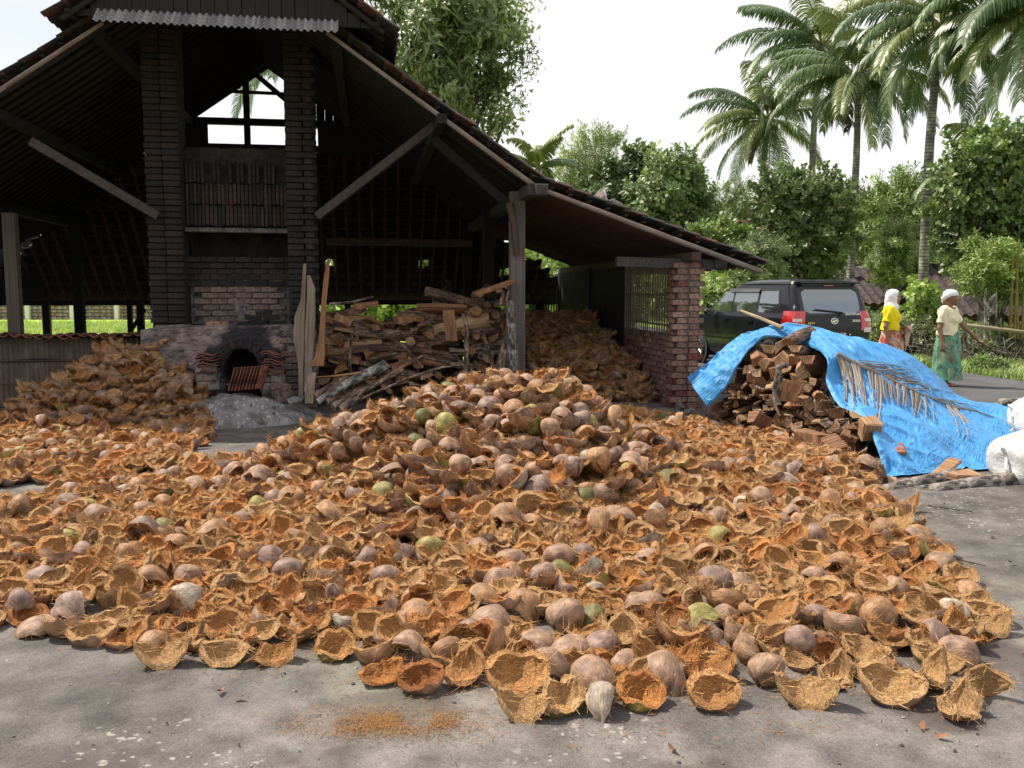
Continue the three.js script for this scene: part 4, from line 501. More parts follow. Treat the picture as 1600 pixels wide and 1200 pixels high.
function woodHeap(poly, depthOf, step, axis, pool, cuts, barks, where, group, seed, back) {
  const R = rng(seed), xs = poly.map((p) => p[0]), ys = poly.map((p) => p[1]), x0 = Math.min(...xs), x1 = Math.max(...xs), y0 = Math.min(...ys), y1 = Math.max(...ys), pp = poly.map(([x, y]) => V(x, 0, y)), first = {};
  for (let y = y1; y > y0; y -= step(0, y) * 0.8) for (let x = x0; x < x1; x += step(x, y)) {
    const px = x + (R() - 0.5) * step(x, y) * 0.7, py = y + (R() - 0.5) * step(x, y) * 0.5; if (!inside(pp, px, py)) continue;
    const k = pool(px, py, R), d = depthOf(px, py), P = at(px, py, d), a = axis(R), s = (0.75 + 0.5 * R()) * (step(px, py) / 24) ** 0.8, longer = seed === 43 ? 1.5 : 1;
    P.addScaledVector(a, -0.13 * s - back * R()); P.y = Math.max(P.y, 0.04);
    let o; if (first[k]) o = first[k].clone(); else { o = new THREE.Mesh(LOGS[k], [cuts[0], barks[0]]); o.castShadow = o.receiveShadow = true; first[k] = o; }
    o.name = numbered('firewood_piece'); o.position.copy(P); o.quaternion.setFromUnitVectors(V(0, 0, 1), a).multiply(new THREE.Quaternion().setFromAxisAngle(V(0, 0, 1), R() < 0.6 ? (R() - 0.5) * 0.7 + (R() < 0.5 ? Math.PI : 0) : R() * 6.28)); o.scale.set(s, s, (0.8 + 0.5 * R()) * longer);
    const allCut = R() < (seed > 42 ? 0.2 : 0.5); o.material = [cuts[Math.floor(R() * cuts.length)], allCut ? cuts[Math.floor(R() * cuts.length)] : barks[Math.floor(R() * barks.length)]];
    const col = Math.min(2, Math.floor((px - x0) / (x1 - x0) * 3)), row = 2 - Math.min(2, Math.floor((py - y0) / (y1 - y0) * 3)), look = allCut ? 'bare' : 'barked';
    tag(o, `${look} ${logNames[k]}, ${ends[row * 3 + col]} of the ${where}`, 'firewood', `${look} ${logNames[k]}, ${ends[row * 3 + col]}, ${group}`); scene.add(o);
  }
}
const pw = (t, x) => { for (let i = 1; i < t.length; i++) if (x < t[i][0] || i === t.length - 1) return lerp(t[i - 1][1], t[i][1], (x - t[i - 1][0]) / (t[i][0] - t[i - 1][0])); };
const pileDepth = (px, py) => pw([[1100, 10.2], [1180, 9.7], [1250, 9.1], [1320, 8.3], [1380, 7.55]], px) + smooth(720, 520, py) * 0.2;
const toward = (R) => V(-0.55 + (R() - 0.5) * 1.1, (R() - 0.5) * 0.5, 0.8).normalize();
woodHeap([[1112, 662], [1142, 618], [1166, 584], [1188, 550], [1208, 528], [1250, 536], [1278, 562], [1276, 602], [1300, 640], [1338, 664], [1352, 700], [1360, 730], [1310, 712], [1210, 684]], (x, y) => pileDepth(x, y) + 0.06, (x, y) => y > 600 && x < 1210 ? 13 : y > 640 ? 17 : 19, toward, (x, y, R) => y > 600 && x < 1220 ? [2, 6, 2, 7, 6][Math.floor(R() * 5)] : y < 600 ? [0, 3, 5, 1, 3, 7, 5, 0][Math.floor(R() * 8)] : [2, 3, 5, 6, 0, 4, 1, 2][Math.floor(R() * 8)], cutM, barkM, 'tarp stack', 'stack under the tarp', 41, 0.05);
woodHeap([[1120, 650], [1135, 600], [1170, 565], [1200, 535], [1250, 540], [1280, 590], [1350, 668], [1370, 735], [1250, 690]], (x, y) => pileDepth(x, y) + 0.42, () => 30, toward, (x, y, R) => [0, 3, 5, 1][Math.floor(R() * 4)], cutM, barkM, 'inner tarp stack', 'inner part of the tarp stack', 42, 0.1);
// the store inside the shed, between the kiln and the post
const inDepth = (px, py) => 11.75 + smooth(600, 460, py) * 0.25 - (px - 500) * -0.0008;
const across = (R) => R() < 0.5 ? V(1, (R() - 0.5) * 0.5, (R() - 0.5) * 0.8).normalize() : V((R() - 0.5) * 0.9, (R() - 0.5) * 0.5, 1).normalize();
woodHeap([[503, 604], [503, 496], [540, 480], [576, 488], [606, 498], [690, 500], [716, 478], [750, 455], [790, 448], [798, 604]], inDepth, () => 21, across, (x, y, R) => [1, 4, 4, 7, 2, 6, 4, 0][Math.floor(R() * 8)], cutM, barkM, 'shed woodpile', 'woodpile inside the shed', 43, 0.1);
woodHeap([[503, 604], [503, 500], [560, 500], [690, 506], [740, 480], [800, 470], [800, 604]], (x, y) => inDepth(x, y) + 0.38, () => 31, across, (x, y, R) => [0, 1, 5, 3][Math.floor(R() * 4)], cutM, barkM, 'back shed woodpile', 'back of the shed woodpile', 44, 0.1);
const pole = (name, label, pts, r0, r1, m, seg = 7, wob = 0.15, category = 'pole', group) => solo(name, rod(pts.map(([x, y, d]) => at(x, y, d)), r0, r1, seg, wob, pts[0][0]), m, label, category, group);
const sticks = 'sticks holding the shed woodpile';
pole('prop_stick', 'thin forked stick upright at the left of the shed woodpile', [[549, 600, 11.5], [546, 560, 11.5], [550, 520, 11.5]], 0.022, 0.018, barkM[2], 7, 0.2, 'stick', sticks); pole('prop_stick', 'knotty upright stick right of the middle of the shed woodpile', [[728, 588, 11.4], [730, 540, 11.4], [729, 510, 11.4], [724, 490, 11.4]], 0.035, 0.028, barkM[2], 7, 0.35, 'stick', sticks); pole('prop_stick', 'stick leaning left in the right of the shed woodpile', [[772, 575, 11.5], [755, 520, 11.5]], 0.025, 0.02, barkM[0], 7, 0.2, 'stick', sticks); pole('prop_stick', 'stick leaning over the middle of the shed woodpile', [[660, 575, 11.4], [630, 540, 11.4], [612, 530, 11.4]], 0.022, 0.02, barkM[0], 7, 0.2, 'stick', sticks);
pole('log', 'mottled upright log standing against the shed post', [[803, 592, 11.25], [800, 530, 11.3], [797, 470, 11.35]], 0.075, 0.055, bark([0.30, 0.26, 0.24]), 9, 0.15, 'log'); pole('log', 'shorter grey log leaning beside the upright one at the post', [[778, 590, 11.3], [790, 545, 11.4], [796, 520, 11.45]], 0.08, 0.05, barkM[2], 9, 0.15, 'log'); pole('branch', 'pale branch poking out on top of the shed woodpile', [[515, 475, 11.5], [550, 472, 11.45], [583, 464, 11.4]], 0.018, 0.012, barkM[2], 6, 0.2, 'branch');
pole('branch', 'twisted pale branch on top of the pile by the post', [[782, 475, 11.4], [788, 455, 11.4], [783, 445, 11.4], [796, 452, 11.3], [790, 470, 11.3]], 0.022, 0.018, barkM[2], 7, 0.3, 'branch');
const slabs = [[703, 508, 11.35, 0.15, 0.40, 0.03, 0.14, cutM[3], 'pale rough plank standing in front of the shed woodpile'], [770, 450, 11.4, 0.5, 0.06, 0.16, 0.3, cutM[3], 'orange red split slab on the top right of the shed woodpile'], [572, 476, 11.4, 0.32, 0.06, 0.14, 0.05, cutM[3], 'reddish slab on the top left of the shed woodpile'], [630, 500, 11.4, 0.22, 0.09, 0.14, 0.1, cutM[3], 'orange cut block in the top row of the shed woodpile'], [535, 500, 11.35, 0.2, 0.1, 0.14, -0.6, cutM[1], 'pale split block at the left of the shed woodpile']];
slabs.forEach(([x, y, d, w, h, l, rz, m, label], i) => { const o = solo('wood_slab', block(w, h, l, 0.008, 0.03, i + 60), m, label, 'wood slab'); o.position.copy(at(x, y, d)); o.rotation.set(0.1, 0.2 * i, rz); });
// planks leaning by the kiln
function plank(label, pts, m, th) { const l = pts.map(([x, y, d, w]) => [at(x, y, d), w]); const g = merge([0, 1].map((b) => grid(l.length * 2 - 2, 4, (u, v) => { const t = u * (l.length - 1), i = Math.min(l.length - 2, Math.floor(t)), f = t - i, p = l[i][0].clone().lerp(l[i + 1][0], f), w = lerp(l[i][1], l[i + 1][1], f); return p.add(V((v - 0.5) * w, 0, (b ? -th : 0) + 0.004 * n3(u * 9, v * 5, 0, 3))); }, 1, 0.1)).map((q) => { const t = q.attributes.uv; for (let i = 0; i < t.count; i++) t.setXY(i, t.getY(i) * 1.2 + 0.1 * pts[0][0], t.getX(i) * 1.4); return q; }).concat([0, 1].map((e) => grid(l.length * 2 - 2, 1, (u, v) => { const t = u * (l.length - 1), i = Math.min(l.length - 2, Math.floor(t)), f = t - i, p = l[i][0].clone().lerp(l[i + 1][0], f), w = lerp(l[i][1], l[i + 1][1], f); return p.add(V((e - 0.5) * w, 0, -th * v)); }, 1, 0.02)))); return solo('plank', g, m, label, 'plank'); }
plank('narrow tapering pale plank leftmost against the kiln', [[470, 622, 10.55, 0.05], [470, 570, 10.62, 0.06], [467, 530, 10.66, 0.13], [468, 495, 10.7, 0.12], [473, 470, 10.75, 0.06], [476, 412, 10.85, 0.03]], wood([0.34, 0.28, 0.21]), 0.03); plank('wider grey plank second against the kiln', [[478, 612, 10.5, 0.05], [482, 575, 10.55, 0.085], [485, 500, 10.65, 0.11], [486, 450, 10.72, 0.09], [482, 430, 10.75, 0.03]], wood([0.36, 0.31, 0.27]), 0.03);
plank('oar shaped orange brown plank right of the kiln', [[495, 572, 10.5, 0.16], [500, 555, 10.52, 0.11], [503, 520, 10.55, 0.06], [506, 470, 10.6, 0.055], [510, 430, 10.68, 0.06], [513, 404, 10.72, 0.025]], wood([0.40, 0.21, 0.10]), 0.03); plank('short pale board standing below the oar shaped plank', [[483, 630, 10.3, 0.09], [484, 605, 10.35, 0.11], [488, 582, 10.42, 0.08]], wood([0.42, 0.33, 0.25]), 0.02);
plank('fibrous brown slab lying across the branches by the kiln', [[492, 590, 10.4, 0.05], [520, 588, 10.35, 0.08], [560, 583, 10.4, 0.1], [592, 575, 10.5, 0.08]].map(([x, y, d, w]) => [x, y, d, w]), fibreM[0], 0.1);
pole('branch', 'thick grey barked branch with ringed bark on the ground by the kiln', [[497, 628, 10.1], [525, 610, 10.15], [560, 590, 10.3], [603, 571, 10.5]], 0.042, 0.065, bark([0.38, 0.35, 0.32]), 9, 0.25, 'branch'); pole('branch', 'brown branch under the ringed one by the kiln', [[492, 620, 10.2], [540, 592, 10.4], [590, 580, 10.6]], 0.045, 0.05, barkM[0], 8, 0.2, 'branch'); pole('branch', 'long grey branch along the ground before the shed woodpile', [[520, 636, 9.9], [560, 615, 10.1], [630, 578, 10.6]], 0.05, 0.02, barkM[2], 8, 0.2, 'branch'); pole('branch', 'dark long branch behind the grey ones', [[510, 628, 10.1], [580, 604, 10.4], [650, 560, 10.8]], 0.05, 0.02, barkM[0], 8, 0.2, 'branch'); pole('branch', 'thin bent stick reaching furthest right before the woodpile', [[560, 625, 10.0], [640, 590, 10.3], [690, 574, 10.4], [724, 571, 10.5]], 0.016, 0.014, barkM[2], 6, 0.2, 'branch'); pole('branch', 'short pale branch lowest of the heap by the kiln', [[533, 640, 9.8], [565, 615, 9.9]], 0.05, 0.045, barkM[2], 8, 0.2, 'branch'); pole('branch', 'reddish thin stick leaning over the branch heap', [[600, 590, 10.4], [660, 556, 10.9]], 0.018, 0.015, cutM[3], 6, 0.2, 'branch');

// ------------------------------------------------------------------ the blue tarp, the frond on it, what lies about it
const tarpRows = [                                      // across each fold: front edge, between, back edge, as pixel and depth
  [[1106, 638, 10.05], [1088, 612, 10.2], [1074, 590, 10.5]], [[1136, 604, 9.9], [1128, 578, 10.1], [1110, 562, 10.6]], [[1166, 552, 10.0], [1164, 537, 10.2], [1146, 533, 10.7]], [[1202, 527, 9.95], [1206, 514, 10.1], [1196, 513, 10.6]], [[1258, 540, 9.55], [1262, 516, 9.8], [1270, 516, 10.4]],
  [[1291, 560, 8.75], [1322, 537, 9.3], [1345, 529, 10.2]], [[1291, 597, 8.55], [1372, 580, 8.9], [1412, 549, 10.1]], [[1312, 634, 8.2], [1402, 622, 8.55], [1466, 588, 10.2]], [[1356, 656, 7.75], [1442, 652, 8.3], [1502, 621, 10.3]], [[1366, 690, 7.45], [1472, 684, 7.95], [1562, 632, 10.6]], [[1378, 728, 7.25], [1482, 712, 7.65], [1592, 650, 9.9]], [[1368, 758, 7.05], [1480, 738, 7.32], [1584, 735, 7.45]]].map((r) => r.map((c) => at(...c)));
const cr = (a, b, c, d, t) => { const f = (k) => 0.5 * (2 * b[k] + (c[k] - a[k]) * t + (2 * a[k] - 5 * b[k] + 4 * c[k] - d[k]) * t * t + (3 * b[k] - a[k] - 3 * c[k] + d[k]) * t * t * t); return V(f('x'), f('y'), f('z')); };
const tarpAt = (u, v) => { const s = u * (tarpRows.length - 1), i = Math.min(tarpRows.length - 2, Math.floor(s)), t = s - i, row = (k) => tarpRows[clamp(k, 0, tarpRows.length - 1)], col = (r) => { const a = row(r), w = v * 2, j = Math.min(1, Math.floor(w)), e = (k) => k < 0 ? a[0].clone().multiplyScalar(2).sub(a[1]) : k > 2 ? a[2].clone().multiplyScalar(2).sub(a[1]) : a[k]; return cr(e(j - 1), e(j), e(j + 1), e(j + 2), w - j); }; return cr(col(i - 1), col(i), col(i + 1), col(i + 2), t); };
const tarpM = mat([0.05, 0.255, 0.55], { roughness: 0.55, bumpMap: grey(256, 256, (u, v) => 0.5 + 0.25 * fbm(u * 8, v * 8, 8, 5, 5) + 0.25 * Math.abs(fbm(u * 5, v * 5, 5, 3, 9)), { rx: 2, ry: 2 }), bumpScale: 0.02 });
let tarp; {
  const g = grid(260, 130, (u, v) => { const p = tarpAt(u, v), n = V(-0.35, 0.75, 0.55); const ridge = (s, k, a) => 1 - Math.abs(n3((p.x + p.y * 0.6) * s * 1.2 + k, p.y * s * 0.75, (p.z - p.x * 0.4) * s, k)), tgt = Math.min(1, Math.min(v, 1 - v) * 8 + 0.35); const w = 0.05 * (Math.pow(ridge(1.9, 1), 2) - 0.4) + 0.030 * (Math.pow(ridge(3.8, 4), 4) - 0.3) + 0.016 * (Math.pow(ridge(8, 7), 4) - 0.3) + 0.006 * (Math.pow(ridge(19, 9), 3) - 0.3); const hem = v < 0.06 ? 0.02 * Math.sin(v / 0.06 * Math.PI) : 0; const q = p.addScaledVector(n, w * tgt * 1.35 + hem); q.y = Math.max(q.y, 0.03); return q; }, 5, 2.5);
  tarp = solo('tarp', g, tarpM, 'crumpled blue plastic tarp draped over the firewood stack on the right', 'tarp'); tarp.updateMatrixWorld();
}
const rc = new THREE.Raycaster(); const onTarp = (px, py, off) => { rc.set(camera.position, ray(px, py).normalize()); const h = rc.intersectObject(tarp)[0]; return h ? h.point.clone().addScaledVector(rc.ray.direction, -off) : at(px, py, pw([[1300, 8.6], [1500, 8.0], [1580, 7.6]], px)); };
{
  const fr = thing('dry_palm_frond', 'dried grey coconut frond with hanging leaflets lying on the blue tarp', 'palm frond'), R = rng(17), m = wood([0.40, 0.345, 0.29]), dark = wood([0.20, 0.165, 0.145]);
  const spine = [[1308, 553], [1345, 572], [1390, 592], [1430, 612], [1470, 628], [1500, 640]].map(([x, y], i) => onTarp(x, y, 0.07 - 0.004 * i)), curve = new THREE.CatmullRomCurve3(spine);
  part('stem', rod(curve.getPoints(16), 0.022, 0.006, 7, 0.1), wood([0.44, 0.38, 0.31]), fr);
  const strip = (pts, w) => { const pos = [], idx = [], uv = []; pts.forEach((p, i) => { const t = pts[Math.min(pts.length - 1, i + 1)].clone().sub(pts[Math.max(0, i - 1)]).normalize(), s = t.clone().cross(V(-0.2, 0.5, 0.8)).normalize().multiplyScalar(w * (1 - 0.8 * Math.pow(i / (pts.length - 1), 2))); pos.push(p.x - s.x, p.y - s.y, p.z - s.z, p.x, p.y + 0.004, p.z + 0.004, p.x + s.x, p.y + s.y, p.z + s.z); uv.push(0, i * 0.05, 0.01, i * 0.05, 0.02, i * 0.05); }); for (let i = 0; i < pts.length - 1; i++) for (let k = 0; k < 2; k++) { const a = i * 3 + k; idx.push(a, a + 1, a + 3, a + 3, a + 1, a + 4); } return geo(pos, idx, uv); };
  for (let i = 0; i < 74; i++) {
    const t = i / 74 * 0.97, gap = (i > 14 && i < 19) || (i > 5 && i < 8); if (gap) continue; const p = curve.getPoint(t), s = toPx(p), len = (70 + 60 * Math.sin(Math.PI * Math.min(1, t * 1.15 + 0.15))) * (0.75 + 0.4 * R()) * (t > 0.75 ? 0.75 : 1), lean = lerp(0.02, -0.5, smooth(0.05, 0.75, t)) + 0.24 * (R() - 0.5) + (t > 0.85 ? 0.7 : 0), bend = 14 + 12 * R();
    const pts = [p]; for (let k = 1; k <= 6; k++) { const f = k / 6; pts.push(onTarp(s[0] + len * f * lean + bend * Math.sin(f * 2.2) * 0.8, s[1] + len * f, 0.045 * (1 - f) + 0.012 + 0.012 * R())); } for (let k = 1; k < pts.length; k++) if (pts[k].distanceTo(pts[k - 1]) > 0.35) pts.length = k; if (pts.length > 2) part('leaflet', strip(pts, 0.008 + 0.003 * R()), i % 4 ? m : dark, fr);
  }
  for (let i = 0; i < 44; i++) { const t = 0.1 + i / 44 * 0.88, p = curve.getPoint(t), s = toPx(p), len = 50 + 60 * R(), a = lerp(-0.05, 0.42, R()) * (t > 0.6 ? 0.9 : 0.8) - 0.02, pts = [p]; for (let k = 1; k <= 5; k++) { const f = k / 5; pts.push(onTarp(s[0] + len * f * Math.cos(a), s[1] - 4 * Math.sin(f * 3) + len * f * Math.sin(a), 0.05 * (1 - f) + 0.018)); } for (let k = 1; k < pts.length; k++) if (pts[k].distanceTo(pts[k - 1]) > 0.4) pts.length = k; if (pts.length > 2) part('leaflet', strip(pts, 0.007), i % 3 ? dark : m, fr); }
}
pole('bamboo_pole', 'pale bamboo pole sticking out of the top of the tarp towards the car', [[1158, 486, 10.6], [1190, 498, 10.2], [1222, 512, 9.8]], 0.018, 0.022, wood([0.50, 0.40, 0.26]), 8, 0.05, 'bamboo pole'); pole('log', 'long round log along the front of the tarp, left one', [[1375, 772, 6.75], [1430, 757, 6.95], [1500, 742, 7.15]], 0.065, 0.06, bark([0.34, 0.29, 0.25]), 10, 0.12, 'log'); pole('log', 'long round log running under the white sack', [[1452, 770, 6.72], [1530, 757, 6.9], [1640, 742, 7.1]], 0.07, 0.07, bark([0.36, 0.30, 0.27]), 10, 0.12, 'log'); pole('log', 'thin pale log on the road side beyond the tarp', [[1560, 630, 11.4], [1640, 628, 11.5]], 0.06, 0.06, bark([0.4, 0.35, 0.3]), 8, 0.1, 'log');
[[1346, 742, 7.1, 0.30, 0.10, 0.24, 0.25, [cutM[1], brickM([0.36, 0.19, 0.13])][1], 'wide reddish topped chopped block at the tarp corner'], [1505, 741, 7.0, 0.26, 0.05, 0.12, -0.05, cutM[0], 'pale flat scrap of wood on the front logs'], [1475, 729, 7.2, 0.33, 0.04, 0.1, -0.03, cutM[1], 'brown plank piece weighing down the tarp'], [1405, 705, 7.45, 0.16, 0.02, 0.1, 0.3, tileM[2], 'piece of red tile lying on the tarp'], [1395, 757, 6.95, 0.14, 0.05, 0.1, 0.3, cutM[2], 'small wood scrap under the tarp hem'], [1298, 700, 7.9, 0.2, 0.17, 0.16, 0.2, cutM[3], 'dark stump like block at the foot of the stack'], [1268, 690, 8.3, 0.24, 0.2, 0.2, 0.1, cutM[3], 'broad split block at the foot of the stack'], [1235, 612, 9.0, 0.2, 0.2, 0.14, 0.15, cutM[1], 'square faced pale block in the middle of the stack'], [1358, 668, 7.65, 0.15, 0.16, 0.14, -0.12, cutM[0], 'pale block peeping out under the tarp edge'], [1185, 655, 9.3, 0.2, 0.12, 0.18, 0.4, cutM[3], 'low brown block with slanting top at the left foot of the stack']].forEach(([x, y, d, w, h, l, rz, m, label], i) => { const o = solo('wood_block', block(w, h, l, 0.012, 0.04, i + 80), m, label, 'wood block'); o.position.copy(at(x, y, d)); o.rotation.set(0.25 * (i % 3) - 0.1, 0.4 * i, rz); });
pole('branch', 'grey crooked branch upright in the middle of the tarp stack', [[1215, 632, 9.0], [1213, 606, 9.0], [1218, 585, 9.0], [1216, 574, 9.0], [1230, 569, 8.95]], 0.045, 0.03, bark([0.30, 0.25, 0.22]), 8, 0.35, 'branch');
// white sacks at the right edge
for (const [px, py, d, w, h, l, ry, label] of [[1655, 722, 7.15, 0.52, 0.26, 0.36, 0.25, 'full white woven sack lying lowest at the right edge'], [1652, 655, 7.55, 0.36, 0.2, 0.3, -0.2, 'white sack lying on top of the lower one at the right edge']]) {
  const sk = thing('white_sack', label, 'sack', at(px, py, d).toArray(), ry, 'white sacks at the right edge'); const sp = (e, x) => Math.sign(x) * Math.pow(Math.abs(x), e);
  part('bag', grid(48, 24, (u, v) => { const a = u * Math.PI * 2, b = (v - 0.5) * Math.PI, p = V(w * sp(0.75, Math.cos(b)) * sp(0.8, Math.cos(a)), h * sp(0.85, Math.sin(b)), l * sp(0.75, Math.cos(b)) * sp(0.8, Math.sin(a))), f = 1 + 0.10 * n3(p.x * 4, p.y * 6, p.z * 4, 3) + 0.05 * (1 - Math.abs(n3(p.x * 11, p.y * 7, p.z * 11, 5))); return p.multiplyScalar(f); }, 1.5, 0.8), mat([0.66, 0.65, 0.63], { roughness: 0.6, map: tex(256, 256, (u, v) => { const k = (Math.floor(u * 64) + Math.floor(v * 64)) % 2 ? 0.97 : 0.90, s = smooth(0.1, 0.4, fbm(u * 4, v * 4, 4, 5, 6)); return [k - 0.12 * s, k - 0.14 * s, k - 0.17 * s]; }, { rx: 2, ry: 2 }), bumpMap: brickBump, bumpScale: 0.006 }), sk);
  part('seam', rod(Array.from({ length: 12 }, (_, i) => V(-w * 0.98 + 0.02 * Math.sin(i), (i / 11 - 0.5) * h * 1.1, l * 0.1 * Math.sin(i * 0.5))), 0.012, 0.012, 5, 0.3), mat([0.7, 0.69, 0.68]), sk);
}

// ------------------------------------------------------------------ grass, trees, palms, far wall and houses
const leafTex = tex(128, 128, (u, v) => { const k = 0.95 + 0.12 * fbm(u * 6, v * 6, 6, 4, 3); return [k, k, k * 0.95]; });
const leafMat = (c, o = {}) => new THREE.MeshPhysicalMaterial({ color: lin(...c), roughness: 0.62, transmission: 0.5, thickness: 0, side: THREE.DoubleSide, map: leafTex, ...o });
const leafWhite = leafMat([1, 1, 1], { roughness: 0.55 });
function sprig(n, l, w, droop, spread, seed) {        // a twig with n folded leaves, pointing along +y
  const R = rng(seed), pos = [], idx = [], uv = []; for (let i = 0; i < n; i++) {
    const t = (i + 0.3) / n, az = i * 2.4 + R() * 0.8, el = lerp(0.1, 1.1, t) + spread * (R() - 0.5), d = V(Math.cos(az) * Math.cos(el), Math.sin(el), Math.sin(az) * Math.cos(el)), b = V((R() - 0.5) * l * 0.6, t * l * 1.3, (R() - 0.5) * l * 0.6), L = l * (0.7 + 0.5 * R()), s = d.clone().cross(V(0.1, 1, 0.2)).normalize().multiplyScalar(w * (0.8 + 0.4 * R())), m = b.clone().addScaledVector(d, L * 0.5).add(V(0, -droop * L * 0.1, 0)), e = b.clone().addScaledVector(d, L).add(V(0, -droop * L * 0.5, 0)), k = pos.length / 3, up = V(0, w * 0.35, 0);
    pos.push(...b, ...m.clone().add(s).add(up), ...m, ...m.clone().sub(s).add(up), ...e); uv.push(0, 0, 0.3, 0.3, 0.1, 0.5, 0.5, 0.3, 0.4, 0.9); idx.push(k, k + 1, k + 2, k, k + 2, k + 3, k + 1, k + 4, k + 2, k + 2, k + 4, k + 3); }
  return geo(pos, idx, uv);
}
const SPR = { broad: sprig(7, 0.16, 0.045, 0.4, 0.6, 1), long: sprig(8, 0.24, 0.035, 1.3, 0.5, 2), fine: sprig(12, 0.13, 0.014, 0.5, 0.9, 3), round: sprig(6, 0.13, 0.055, 0.2, 0.7, 4), big: sprig(7, 0.30, 0.085, 0.6, 0.6, 5) };
function foliage(name, clumps, count, kind, cols, scale, seed, parent, up = 0.35, shoot = 0.3) {   // sprigs through the clumps' volume, mostly near their surface
  const R = rng(seed), im = new THREE.InstancedMesh(SPR[kind], leafWhite, count), C = new THREE.Color(), vol = clumps.map((c) => c.r.x * c.r.y * c.r.z), tot = vol.reduce((a, b) => a + b); let i = 0;
  clumps.forEach((c, k) => { const n = k === clumps.length - 1 ? count - i : Math.min(count - i, Math.round(count * vol[k] / tot)), tone = 0.75 + 0.5 * R();
    for (let m = 0; m < n; m++, i++) { let d = V(R() * 2 - 1, R() * 2 - 1, R() * 2 - 1).normalize(), q = Math.pow(R(), 0.42) * (0.95 + 0.35 * n3(d.x * 2.5 + k * 7, d.y * 2.5, d.z * 2.5, seed)); if (R() < shoot) { const sh = Math.floor(R() * 11) + k * 13; d = V(hash2(sh, 1, seed) * 2 - 1, hash2(sh, 2, seed) * 2 - 0.8, hash2(sh, 3, seed) * 2 - 1).normalize().add(V((R() - 0.5) * 0.22, (R() - 0.5) * 0.22, (R() - 0.5) * 0.22)); q = 0.75 + (0.35 + 0.5 * hash2(sh, 4, seed)) * R(); } const p = c.p.clone().add(d.clone().multiply(c.r).multiplyScalar(q)), ax = d.clone().multiplyScalar(0.8).add(V((R() - 0.5) * 0.9, up + (R() - 0.5) * 0.6, (R() - 0.5) * 0.9)).normalize(), s = scale * (0.65 + 0.7 * R()), col = cols[Math.floor(R() * cols.length)], j = tone * (0.7 + 0.6 * R());
      im.setMatrixAt(i, new THREE.Matrix4().compose(p, new THREE.Quaternion().setFromUnitVectors(V(0, 1, 0), ax).multiply(new THREE.Quaternion().setFromAxisAngle(V(0, 1, 0), R() * 6.28)), V(s, s, s))); im.setColorAt(i, C.setRGB(col[0] * j, col[1] * j, col[2] * j)); } });
  im.count = i; im.name = name; im.userData.kind = 'stuff'; im.castShadow = im.receiveShadow = true; parent.add(im); return im;
}
const clump = (px, py, d, rx, ry, rz = rx) => ({ p: at(px, py, d), r: V(rx, ry, rz) });   // radii in metres
const greens = { dark: [[0.16, 0.245, 0.075], [0.20, 0.29, 0.085], [0.13, 0.21, 0.07]], mid: [[0.25, 0.36, 0.10], [0.21, 0.32, 0.10], [0.29, 0.39, 0.115]], light: [[0.36, 0.47, 0.15], [0.40, 0.50, 0.16], [0.29, 0.41, 0.13]], olive: [[0.34, 0.40, 0.16], [0.28, 0.34, 0.145], [0.38, 0.41, 0.20]], bright: [[0.42, 0.58, 0.12], [0.46, 0.60, 0.14], [0.34, 0.52, 0.10]] };
const trunkM = bark([0.21, 0.175, 0.15]), paleTrunk = bark([0.33, 0.295, 0.26]);
function tree(name, label, category, d, base, clumps, count, kind, cols, scale, seed, { r = 0.12, m = trunkM, up, group, shoot } = {}) {
  const b = at(base[0], base[1], d); b.y = 0; const t = thing(name, label, category, b.toArray(), 0, group), cl = clumps.map((c) => { const k = clump(...c); k.p.sub(b); return k; }), R = rng(seed + 9), top = cl.reduce((a, c) => a.add(c.p), V(0, 0, 0)).divideScalar(cl.length), g = [];
  const fork = V(top.x * 0.3, Math.max(0.4, top.y * 0.45), top.z * 0.3); g.push(rod([V(0, 0, 0), V(fork.x * 0.3 + 0.05, fork.y * 0.5, fork.z * 0.4), fork], r, r * 0.75, 8, 0.15, seed));
  for (const c of cl) { const e = c.p, mid = fork.clone().lerp(e, 0.55).add(V((R() - 0.5) * 0.4, 0.1, (R() - 0.5) * 0.4)); g.push(rod([fork, mid, e], r * 0.55, r * 0.12, 6, 0.2, seed)); for (let i = 0; i < 5; i++) g.push(rod([e.clone().lerp(mid, 0.5 * R()), e.clone().add(V((R() - 0.5) * 1.6 * c.r.x, (R() - 0.3) * 1.4 * c.r.y, (R() - 0.5) * 1.6 * c.r.z))], r * 0.18, r * 0.05, 4, 0.2, i)); }
  part('trunk', merge(g), m, t); foliage('crown', cl, count, kind, cols, scale, seed, t, up, shoot); return t;
}
// behind the shed
tree('broadleaf_tree', 'tall broad leaved tree rising behind the roof of the shed', 'tree', 19, [690, 500], [[640, 40, 19, 0.9, 1.0], [720, -10, 19, 1.1, 1.0], [745, 60, 18.5, 0.8, 0.75], [690, 100, 18.5, 1.0, 0.7], [640, 110, 19.5, 0.6, 0.6], [770, 30, 19.2, 0.5, 0.6], [780, 110, 18.7, 0.5, 0.35], [735, 150, 18.6, 0.7, 0.5], [770, 195, 18.8, 0.45, 0.3], [700, 200, 19.5, 0.7, 0.6], [790, 190, 18.6, 0.3, 0.15], [775, 75, 18.6, 0.5, 0.2]], 2300, 'long', [...greens.mid, ...greens.light, ...greens.olive], 0.9, 101, { r: 0.16, up: -0.05, shoot: 0.6 });
tree('bamboo_clump', 'feathery pale green bamboo like tree behind the lean-to roof', 'tree', 34, [930, 500], [[930, 250, 34, 0.9, 1.0], [905, 290, 34, 1.0, 0.9], [960, 285, 34, 0.9, 0.7], [940, 215, 34, 0.35, 0.4], [890, 240, 34.5, 0.4, 0.5]], 1700, 'fine', [...greens.olive, ...greens.light], 1.3, 102, { r: 0.1 });
